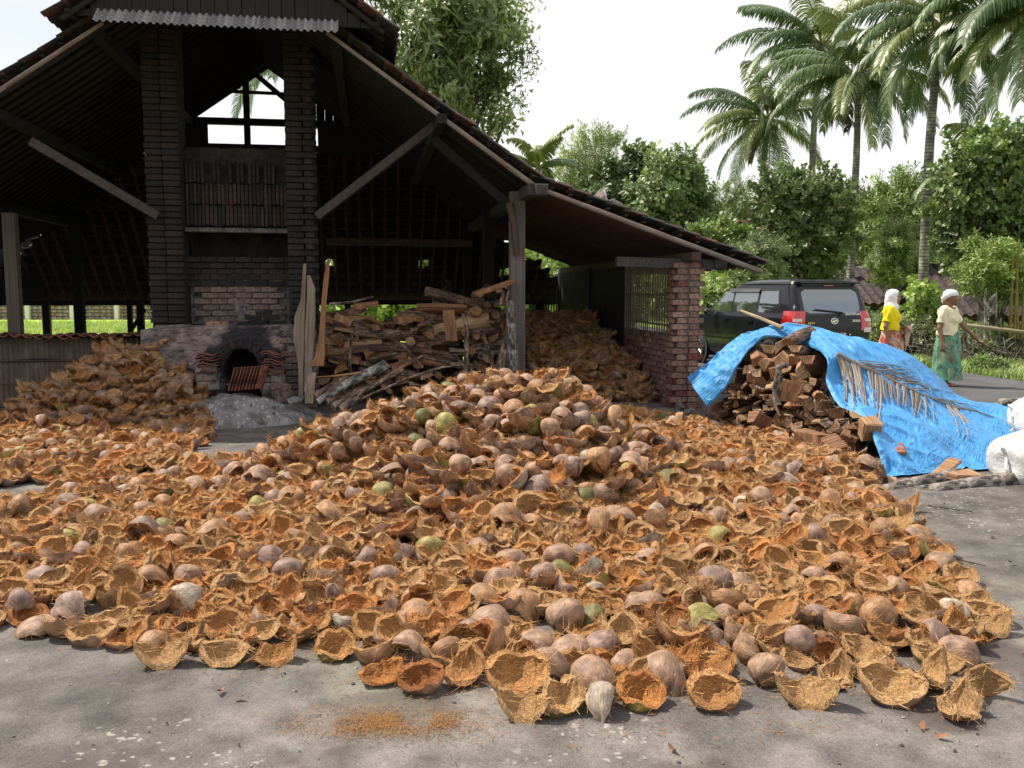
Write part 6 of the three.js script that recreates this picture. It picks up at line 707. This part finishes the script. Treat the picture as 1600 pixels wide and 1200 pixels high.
    for (const z of [0.72, 3.37]) {
      const arch = part('wheel_arch', new THREE.RingGeometry(0.30, 0.39, 32).rotateY(s * Math.PI / 2).translate(s * 0.822, 0.33, -z), rubber, car); void arch;
      const wh = new THREE.Group(); wh.name = 'wheel'; car.add(wh); part('tyre', new THREE.TorusGeometry(0.245, 0.075, 12, 36).scale(1, 1, 1.15).rotateY(Math.PI / 2).translate(s * 0.77, 0.31, -z), rubber, wh);
      const sp = []; for (let k = 0; k < 6; k++) sp.push(block(0.035, 0.19, 0.03, 0.006, 0, 1).translate(0, 0.1, 0).rotateZ(k * Math.PI / 3)); sp.push(new THREE.TorusGeometry(0.19, 0.018, 8, 32)); sp.push(new THREE.CylinderGeometry(0.05, 0.05, 0.03, 12).rotateX(Math.PI / 2)); part('rim', merge(sp).rotateY(Math.PI / 2).translate(s * 0.825, 0.31, -z), mat([0.6, 0.6, 0.62], { metalness: 0.9, roughness: 0.3 }), wh);
    }
    // rear lamp cluster wrapped round the corner
    const tl = (name, y0, y1, m, o) => part(name, grid(12, 5, (u, v) => around(lev(lerp(y0, y1, v)), s < 0 ? lerp(0.074, 0.142, u) : lerp(0.926, 0.858, u), o)), m, car, name === 'tail_lamp' ? undefined : undefined);
    const lamp = tl('tail_lamp', 0.79, 1.13, red, 0.012); part('reversing_lamp', grid(8, 2, (u, v) => around(lev(lerp(0.95, 1.0, v)), s < 0 ? lerp(0.082, 0.11, u) : lerp(0.918, 0.89, u), 0.018)), clear, lamp); part('indicator', grid(8, 2, (u, v) => around(lev(lerp(0.76, 0.84, v)), s < 0 ? lerp(0.08, 0.12, u) : lerp(0.92, 0.88, u), 0.018)), clear, lamp);
    part('gutter', rod([V(s * 0.655, 1.60, -0.35), V(s * 0.66, 1.61, -1.2), V(s * 0.65, 1.61, -2.0)], 0.012, 0.012, 5), trim, car);
  }
  const rear = (name, x0, x1, y0, y1, off, m, r = 0.05, parent = car) => part(name, grid(16, 10, (u, v) => { const y = lerp(y0, y1, v), e = Math.min(v, 1 - v) * (y1 - y0), ins = e < r ? r - Math.sqrt(Math.max(0, r * r - (r - e) * (r - e))) : 0, l = lev(y), a = lerp(x0 + ins, x1 - ins, u); return V(a, y, -(l[1] - off)); }), m, parent);
  const rw = rear('rear_window', -0.56, 0.56, 1.09, 1.50, 0.010, glass, 0.1); rear('window_frame', -0.635, 0.635, 1.05, 1.55, 0.006, trim, 0.06, rw);
  rear('hatch_panel', -0.66, 0.66, 0.60, 1.045, 0.004, paint, 0.03);
  part('spoiler', block(1.22, 0.035, 0.2, 0.012, 0.002, 4).translate(0, 1.615, -0.24), paint, car); part('brake_lamp', box(0.2, 0.015, 0.02, 0, 1.565, -0.215), red, car);
  part('rear_bumper', grid(40, 6, (u, v) => around(lev(lerp(0.27, 0.60, v)), u < 0.5 ? lerp(0.15, 0, u * 2) : lerp(1, 0.85, (u - 0.5) * 2), 0.03 * Math.sin(Math.PI * clamp(v * 1.0 + 0.1, 0, 1)) + 0.004)), paint, car);
  part('wiper', merge([bar(V(0.12, 1.06, -0.03), V(0.18, 1.10, -0.035), 0.025), bar(V(0.18, 1.105, -0.04), V(-0.36, 1.16, -0.05), 0.016)]), rubber, car);
  const badge = (s, x, y, h, m, parent, z) => { const g = new TextGeometry(s, { font, size: h, depth: 0.006, curveSegments: 3 }); g.computeBoundingBox(); const b = g.boundingBox; return part('lettering', g.translate(-(b.max.x + b.min.x) / 2 + x, y, z), m, parent); };
  const pl = part('number_plate', block(0.44, 0.135, 0.012, 0.004, 0, 1).translate(0.02, 0.715, -0.012), mat([0.02, 0.02, 0.022], { roughness: 0.4 }), car); badge('DR 1276 AM', 0.02, 0.695, 0.058, white, pl, -0.006);
  badge('VVT-i', -0.44, 0.90, 0.042, chrome, car, -0.028); badge('XENIA', 0.46, 0.94, 0.04, chrome, car, -0.03); badge('INDOSPORT', 0.40, 1.055, 0.04, white, car, -0.045);
  const em = part('emblem', new THREE.TorusGeometry(0.058, 0.011, 8, 28).scale(1.15, 0.85, 1).translate(0.02, 0.955, -0.028), chrome, car); part('emblem_mark', merge([bar(V(-0.03, 0.94, -0.028), V(0.07, 0.97, -0.028), 0.018), new THREE.TorusGeometry(0.026, 0.008, 6, 18).translate(0.02, 0.955, -0.028)]), chrome, em);
  part('chrome_strip', block(0.9, 0.018, 0.012, 0.004, 0, 1).translate(0.05, 0.845, -0.024), trim, car); part('lock', new THREE.CylinderGeometry(0.014, 0.014, 0.01, 10).rotateX(Math.PI / 2).translate(0.34, 0.72, -0.024), chrome, car);
  const dia = new THREE.Shape(); dia.moveTo(0, 0.055); dia.quadraticCurveTo(0.006, 0.012, 0.024, 0); dia.quadraticCurveTo(0.006, -0.012, 0, -0.055); dia.quadraticCurveTo(-0.006, -0.012, -0.024, 0); dia.quadraticCurveTo(-0.006, 0.012, 0, 0.055); part('sticker', new THREE.ShapeGeometry(dia).rotateY(-0.6).translate(-0.727, 1.2, -0.118), white, car);
  part('antenna', rod([V(0.3, 1.68, -2.0), V(0.25, 1.98, -1.7)], 0.006, 0.003, 5), rubber, car);
  part('windscreen', grid(10, 6, (u, v) => { const l = lev(lerp(1.08, 1.56, v)); return V(lerp(-l[3] + 0.08, l[3] - 0.08, u), l[0], -(l[2] + 0.006)); }), glass, car); for (const s of [-1, 1]) part('headlamp', grid(8, 4, (u, v) => around(lev(lerp(0.68, 0.86, v)), s < 0 ? lerp(0.34, 0.40, u) : lerp(0.66, 0.60, u), 0.01)), clear, car);
}

// ------------------------------------------------------------------ the two women
const sdCap = (p, a, b, ra, rb) => { const ax = b[0] - a[0], ay = b[1] - a[1], az = b[2] - a[2], x = p[0] - a[0], y = p[1] - a[1], z = p[2] - a[2], t = clamp((x * ax + y * ay + z * az) / (ax * ax + ay * ay + az * az), 0, 1); return Math.hypot(x - ax * t, y - ay * t, z - az * t) - lerp(ra, rb, t); };
const sdEll = (p, c, r) => { const x = (p[0] - c[0]) / r[0], y = (p[1] - c[1]) / r[1], z = (p[2] - c[2]) / r[2], k = Math.hypot(x, y, z); return (k - 1) * Math.min(...r); };
const smin = (a, b, k) => { const h = Math.max(k - Math.abs(a - b), 0) / k; return Math.min(a, b) - h * h * k / 4; };
function woman(o) {                                    // metres, feet at the origin, facing +z, her left is +x
  const t = thing('person', o.label, 'person', o.at, o.turn), J = o.j, tt = o.headTurn ?? 0, hc = [0 + 0.02 * Math.sin(tt), 1.365, 0.03];
  const spin = (p) => { const x = p[0] - hc[0], z = p[2] - hc[2], c = Math.cos(-tt), s = Math.sin(-tt); return [hc[0] + x * c + z * s, p[1], hc[2] - x * s + z * c]; };
  const torso = (p, g = 0) => { const q = [p[0] * 0.72, p[1], p[2]]; let d = sdCap(q, [0, 0.80, 0], [0, 0.98, 0.0], 0.108 + g, 0.085 + g); d = smin(d, sdCap(q, [0, 0.98, 0], [0, 1.13, -0.005], 0.085 + g, 0.098 + g), 0.06); d = smin(d, sdCap(p, [-0.12, 1.165, -0.01], [0.12, 1.165, -0.01], 0.048 + g, 0.048 + g), 0.07); for (const s of [-1, 1]) d = smin(d, sdEll(p, [s * 0.065, 1.045, 0.082], [0.06 + g, 0.065 + g, 0.05 + g]), 0.04); return d; };
  const arm = (p, s, g = 0, upTo = 2) => { const A = s < 0 ? J.r : J.l; let d = sdCap(p, [s * 0.145, 1.155, -0.01], A[0], 0.047 + g, 0.036 + g); if (upTo > 1) d = smin(d, sdCap(p, A[0], A[1], 0.035, 0.024), 0.02); return d; };
  const head = (p0) => { const p = spin(p0), [x, y, z] = [p[0] - hc[0], p[1] - hc[1], p[2] - hc[2]]; let d = sdEll([x, y, z], [0, 0.03, -0.012], [0.074, 0.088, 0.092]); d = smin(d, sdEll([x, y, z], [0, -0.045, 0.022], [0.056, 0.07, 0.066]), 0.05); d = smin(d, sdCap([x, y, z], [0, 0.012, 0.080], [0, -0.026, 0.098], 0.009, 0.016), 0.02); d = smin(d, sdCap([x, y, z], [-0.035, 0.028, 0.072], [0.035, 0.028, 0.072], 0.011, 0.011), 0.02); for (const s of [-1, 1]) { d = Math.max(d, -(sdEll([x, y, z], [s * 0.030, 0.006, 0.090], [0.019, 0.012, 0.014]))); d = Math.min(d, sdEll([x, y, z], [s * 0.030, 0.007, 0.073], [0.014, 0.010, 0.010])); d = smin(d, sdEll([x, y, z], [s * 0.045, -0.025, 0.055], [0.022, 0.018, 0.02]), 0.02); d = smin(d, sdEll([x, y, z], [s * 0.074, 0.0, -0.012], [0.010, 0.03, 0.02]), 0.012); } d = smin(d, sdCap([x, y, z], [-0.018, -0.055, 0.084], [0.018, -0.055, 0.084], 0.009, 0.009), 0.008); d = smin(d, sdCap([x, y, z], [-0.015, -0.070, 0.082], [0.015, -0.070, 0.082], 0.009, 0.009), 0.008); d = smin(d, sdEll([x, y, z], [0, -0.098, 0.070], [0.025, 0.018, 0.02]), 0.02); return smin(d, sdCap(p0, [0, 1.16, -0.01], [hc[0] * 0.8, 1.31, 0.0], 0.05, 0.046), 0.03); };
  const main = (p) => { let d = torso(p); d = smin(d, arm(p, -1), 0.03); d = smin(d, arm(p, 1), 0.03); d = smin(d, sdCap(p, [0, 1.13, -0.01], [0, 1.28, 0.0], 0.052, 0.046), 0.05); for (const s of [-1, 1]) { const K = J.legs[s < 0 ? 0 : 1]; d = smin(d, sdCap(p, [s * 0.075, 0.80, 0], K[0], 0.085, 0.055), 0.05); d = smin(d, sdCap(p, K[0], K[1], 0.052, 0.034), 0.03); d = smin(d, sdCap(p, [K[1][0], 0.035, K[1][2] - 0.03], [K[1][0], 0.028, K[1][2] + 0.14], 0.034, 0.026), 0.03); } return d; };
  const hand = (w, dir, palm, s) => { const D = V(...dir).normalize(), N = V(...palm).normalize(), S = D.clone().cross(N).normalize().multiplyScalar(s), P = (a, b, c) => { const q = V(...w).addScaledVector(D, a).addScaledVector(S, b).addScaledVector(N, c); return [q.x, q.y, q.z]; }, curl = o.curl ?? 0.5, bones = [[P(0, 0, 0), P(0.07, -0.022, 0), 0.021, 0.014], [P(0, 0, 0), P(0.072, 0.022, 0), 0.021, 0.014], [P(0.02, 0, 0), P(0.075, 0, 0.003), 0.022, 0.016]]; [[-0.030, 0.055], [-0.010, 0.065], [0.010, 0.072], [0.029, 0.064]].forEach(([b, l], i) => { const a = P(0.075, b, 0), m = P(0.075 + l * 0.5, b * 1.12, curl * 0.02), e = P(0.075 + l * 0.85, b * 1.15, curl * 0.05 + i * 0.002); bones.push([a, m, 0.0095, 0.0085], [m, e, 0.0085, 0.0068]); }); bones.push([P(0.02, 0.025, 0.004), P(0.05, 0.055, 0.014), 0.0125, 0.010], [P(0.05, 0.055, 0.014), P(0.08, 0.060, 0.024), 0.010, 0.0075]); const lo = [1e9, 1e9, 1e9], hi = [-1e9, -1e9, -1e9]; for (const b of bones) for (const e of [b[0], b[1]]) for (let k = 0; k < 3; k++) { lo[k] = Math.min(lo[k], e[k] - 0.03); hi[k] = Math.max(hi[k], e[k] + 0.03); } return surfNet((x, y, z) => { let d = 1; for (const b of bones) d = smin(d, sdCap([x, y, z], ...b), 0.006); return d; }, lo, hi, 0.004); };
  const skin = mat(o.skin, { roughness: 0.55 }), B = 0.014;
  part('body', merge([surfNet((x, y, z) => main([x, y, z]), [-0.55, -0.02, -0.4], [0.6, 1.30, 0.5], B), surfNet((x, y, z) => head([x, y, z]), [-0.13, 1.20, -0.13], [0.16, 1.50, 0.17], 0.006), hand(J.r[1], J.rh[0], J.rh[1], 1), hand(J.l[1], J.lh[0], J.lh[1], -1)]), skin, t);
  const face = (x, y, z) => { const s = Math.sin(tt), k = Math.cos(tt); return [hc[0] + x * k + z * s, hc[1] + y, hc[2] - x * s + z * k]; }, dark = mat([0.02, 0.015, 0.012], { roughness: 0.3 });
  for (const s of [-1, 1]) { part('eye', new THREE.SphereGeometry(0.0105, 10, 8).translate(...face(s * 0.030, 0.007, 0.078)), mat([0.55, 0.5, 0.46], { roughness: 0.3 }), t); part('iris', new THREE.SphereGeometry(0.006, 8, 6).translate(...face(s * 0.030, 0.007, 0.0855)), dark, t); part('eyebrow', rod([V(...face(s * 0.014, 0.030, 0.084)), V(...face(s * 0.032, 0.036, 0.082)), V(...face(s * 0.048, 0.029, 0.070))], 0.004, 0.003, 5), dark, t); }
  part('mouth', rod([V(...face(-0.022, -0.062, 0.088)), V(...face(0, -0.061, 0.0945)), V(...face(0.022, -0.062, 0.088))], 0.0045, 0.0045, 6), mat([0.12, 0.04, 0.035], { roughness: 0.4 }), t);
  // clothes
  const hem = o.hem, wr = (p) => 0.012 * (1 - 2 * Math.abs(n3(p[0] * 12 + p[1] * 6, p[1] * 9, p[2] * 12, 3))) + 0.007 * n3(p[0] * 36, p[1] * 12, p[2] * 36, 5);
  part('blouse', surfNet((x, y, z) => { const p = [x, y, z]; let d = torso([x, y, z * 0.96], 0.022 + 0.02 * smooth(1.05, hem, y)); for (const s of [-1, 1]) { const A = s < 0 ? J.r : J.l, e = [0, 1, 2].map((k) => lerp([s * 0.145, 1.155, -0.01][k], A[0][k], 0.72)), ax = V(...e).sub(V(s * 0.145, 1.155, -0.01)).normalize(), cut = (x - e[0]) * ax.x + (y - e[1]) * ax.y + (z - e[2]) * ax.z; d = smin(d, Math.max(sdCap(p, [s * 0.14, 1.155, -0.01], e, 0.062, 0.062), cut), 0.03); } d += wr(p); d = Math.max(d, hem - y + 0.008 * Math.sin(Math.atan2(z, x) * 5)); return Math.max(d, -sdEll(p, [0, 1.235, 0.03], [0.085, 0.06, 0.10])); }, [-0.34, hem - 0.05, -0.22], [0.36, 1.27, 0.25], 0.012), o.shirt, t);
  const sar = part('sarong', grid(72, 34, (u, v) => { const a = u * Math.PI * 2, y = lerp(0.885, o.sarongHem ?? 0.06, v), w = 0.145 + 0.038 * Math.sin(Math.min(1, v * 2.2) * Math.PI / 2) * (1 - 0.15 * v), d = 0.115 + 0.06 * Math.sin(Math.min(1, v * 2) * Math.PI / 2), fold = 0.014 * Math.sin(a * 9 + v * 5 + 2 * n3(a, v * 4, 1, 2)) * (0.3 + v) + 0.030 * Math.exp(-Math.pow((a - 1.15 - 0.9 * v) / 0.22, 2)) + 0.018 * Math.exp(-Math.pow((a - 1.9 - 0.25 * v) / 0.15, 2)) + 0.012 * n3(Math.cos(a) * 3, v * 6, Math.sin(a) * 3, 6) * v; const st = 0.05 * v * v; return V((w + fold) * Math.cos(a) + st * 0.3, y, (d + fold) * Math.sin(a) + st * (Math.sin(a) > 0 ? 1 : -0.6)); }, 1.1, 0.9), o.sarong, t);
  part('waist_knot', surfNet((x, y, z) => smin(sdEll([x, y, z], [0.02, 0.83, 0.155], [0.055, 0.03, 0.03]), sdCap([x, y, z], [0.03, 0.83, 0.15], [-0.03, 0.66, 0.185], 0.025, 0.012), 0.03) + wr([x, y, z]), [-0.1, 0.6, 0.08], [0.12, 0.9, 0.24], 0.01), o.sarong, sar);
  part('headscarf', surfNet((x, y, z) => o.scarf(spin([x, y, z]).map((q, k) => q - hc[k]), [x, y, z]) + 0.4 * wr([x, y, z]), [-0.22, 1.1, -0.22], [0.22, 1.54, 0.22], 0.008), o.scarfMat, t);
  return t;
}
const batik = (a, b, c, seed) => tex(256, 256, (u, v) => { const f = fbm(u * 7, v * 7, 7, 3, seed), g = fbm(u * 16, v * 16, 16, 2, seed + 3), l = Math.abs(f) < 0.05; let q = a; if (g > 0.18) q = b; if (f > 0.22) q = c; if (l) q = q.map((k) => k * 0.7); return q; }, { rx: 2, ry: 2 });
woman({
  label: 'woman in cream blouse, green sarong and white headcloth walking with her left arm out', at: [6.74, 0.035, -14.0], turn: 37 * Math.PI / 180, headTurn: 0.62, skin: [0.21, 0.105, 0.065], hem: 0.79,
  j: { r: [[-0.215, 0.90, -0.02], [-0.235, 0.665, 0.05]], rh: [[-0.02, -1, 0.12], [1, 0, 0.2]], l: [[0.25, 0.92, 0.12], [0.375, 0.70, 0.30]], lh: [[0.5, -0.55, 0.65], [-0.5, -0.6, -0.1]], legs: [[[-0.09, 0.43, 0.1], [-0.09, 0.07, 0.05]], [[0.09, 0.43, 0.03], [0.09, 0.07, -0.12]]] }, sarongHem: 0.10,
  shirt: mat([0.72, 0.65, 0.44], { roughness: 0.85 }), sarong: mat([0.9, 0.9, 0.9], { map: batik([0.40, 0.60, 0.50], [0.47, 0.66, 0.52], [0.56, 0.55, 0.45], 4), roughness: 0.8 }), scarfMat: mat([0.76, 0.74, 0.74], { roughness: 0.85 }),
  scarf: ([x, y, z]) => { let d = Math.max(sdEll([x, y, z], [0, 0.04, -0.016], [0.094, 0.096, 0.112]), 0.030 - y + (z < 0 ? z * 0.55 : 0) + 0.18 * Math.max(0, -z - 0.03) * -1); d = smin(d, sdEll([x, y, z], [0, -0.005, -0.118], [0.036, 0.03, 0.03]), 0.03); return smin(d, sdCap([x, y, z], [0, -0.01, -0.12], [0.02, -0.07, -0.13], 0.022, 0.012), 0.02); },
});
woman({
  label: 'woman in yellow shirt, white headscarf and pink patterned sarong beside the car', at: [6.08, 0.035, -14.55], turn: 62 * Math.PI / 180, headTurn: 0.1, skin: [0.26, 0.125, 0.08], hem: 0.84, curl: 1.6,
  j: { r: [[-0.20, 0.90, -0.05], [-0.215, 0.66, 0.0]], rh: [[0, -1, 0.15], [1, 0, 0.2]], l: [[0.21, 0.92, 0.02], [0.09, 0.87, 0.185]], lh: [[-0.5, 0.25, 0.8], [-0.4, -0.7, 0]], legs: [[[-0.09, 0.43, 0.05], [-0.09, 0.07, 0.0]], [[0.09, 0.43, 0.03], [0.09, 0.07, -0.1]]] },
  shirt: mat([0.78, 0.62, 0.0], { roughness: 0.8 }), sarong: mat([0.9, 0.9, 0.9], { map: batik([0.80, 0.62, 0.58], [0.86, 0.74, 0.66], [0.72, 0.30, 0.24], 9), roughness: 0.8 }), scarfMat: mat([0.80, 0.76, 0.77], { roughness: 0.85 }),
  scarf: ([x, y, z], [X, Y, Z]) => { let d = sdEll([x, y, z], [0, 0.02, -0.016], [0.098, 0.12, 0.115]); d = smin(d, sdCap([X, Y, Z], [0, 1.29, -0.02], [0, 1.21, 0.0], 0.085, 0.12), 0.05); d = Math.max(d, -(sdCap([x, y, z], [0, 0.02, 0.06], [0, -0.06, 0.20], 0.066, 0.08))); return Math.max(d, 1.185 + 0.02 * Math.sin(X * 20) - Y); },
});
{ const cl = solo('cloth_bundle', surfNet((x, y, z) => smin(sdEll([x, y, z], [0, 0, 0], [0.045, 0.04, 0.045]), sdCap([x, y, z], [0, 0, 0], [-0.03, -0.24, -0.03], 0.04, 0.03), 0.04) + 0.012 * n3(x * 30, y * 10, z * 30, 4), [-0.12, -0.34, -0.12], [0.12, 0.1, 0.12], 0.01), mat([0.62, 0.50, 0.48], { map: batik([0.9, 0.85, 0.82], [0.95, 0.9, 0.88], [0.8, 0.6, 0.55], 12) }), 'pale pink cloth held at the waist by the woman in yellow', 'cloth'); cl.position.copy(V(0.05, 0.87, 0.275).applyAxisAngle(V(0, 1, 0), 62 * Math.PI / 180).add(V(6.08, 0.035, -14.55))); }

// things that would share a label are told apart by their place from left to right
{
  const by = new Map(), num = ['two', 'three', 'four', 'five', 'six', 'seven', 'eight', 'nine'], ord = ['first', 'second', 'third', 'fourth', 'fifth', 'sixth', 'seventh', 'eighth', 'ninth'];
  for (const o of scene.children) if (['coconut husk', 'firewood'].includes(o.userData.category)) { const k = o.userData.label; by.has(k) ? by.get(k).push(o) : by.set(k, [o]); }
  for (const [k, l] of by) { if (l.length < 2 || l.length > 9) continue; l.sort((a, b) => toPx(a.position)[0] - toPx(b.position)[0]); l.forEach((o, i) => { o.userData.label = `${k}, ${i === 0 ? 'leftmost' : i === l.length - 1 ? 'rightmost' : ord[i]} of ${num[l.length - 2]}`; }); }
}
shadows(scene);
renderer.render(scene, camera);
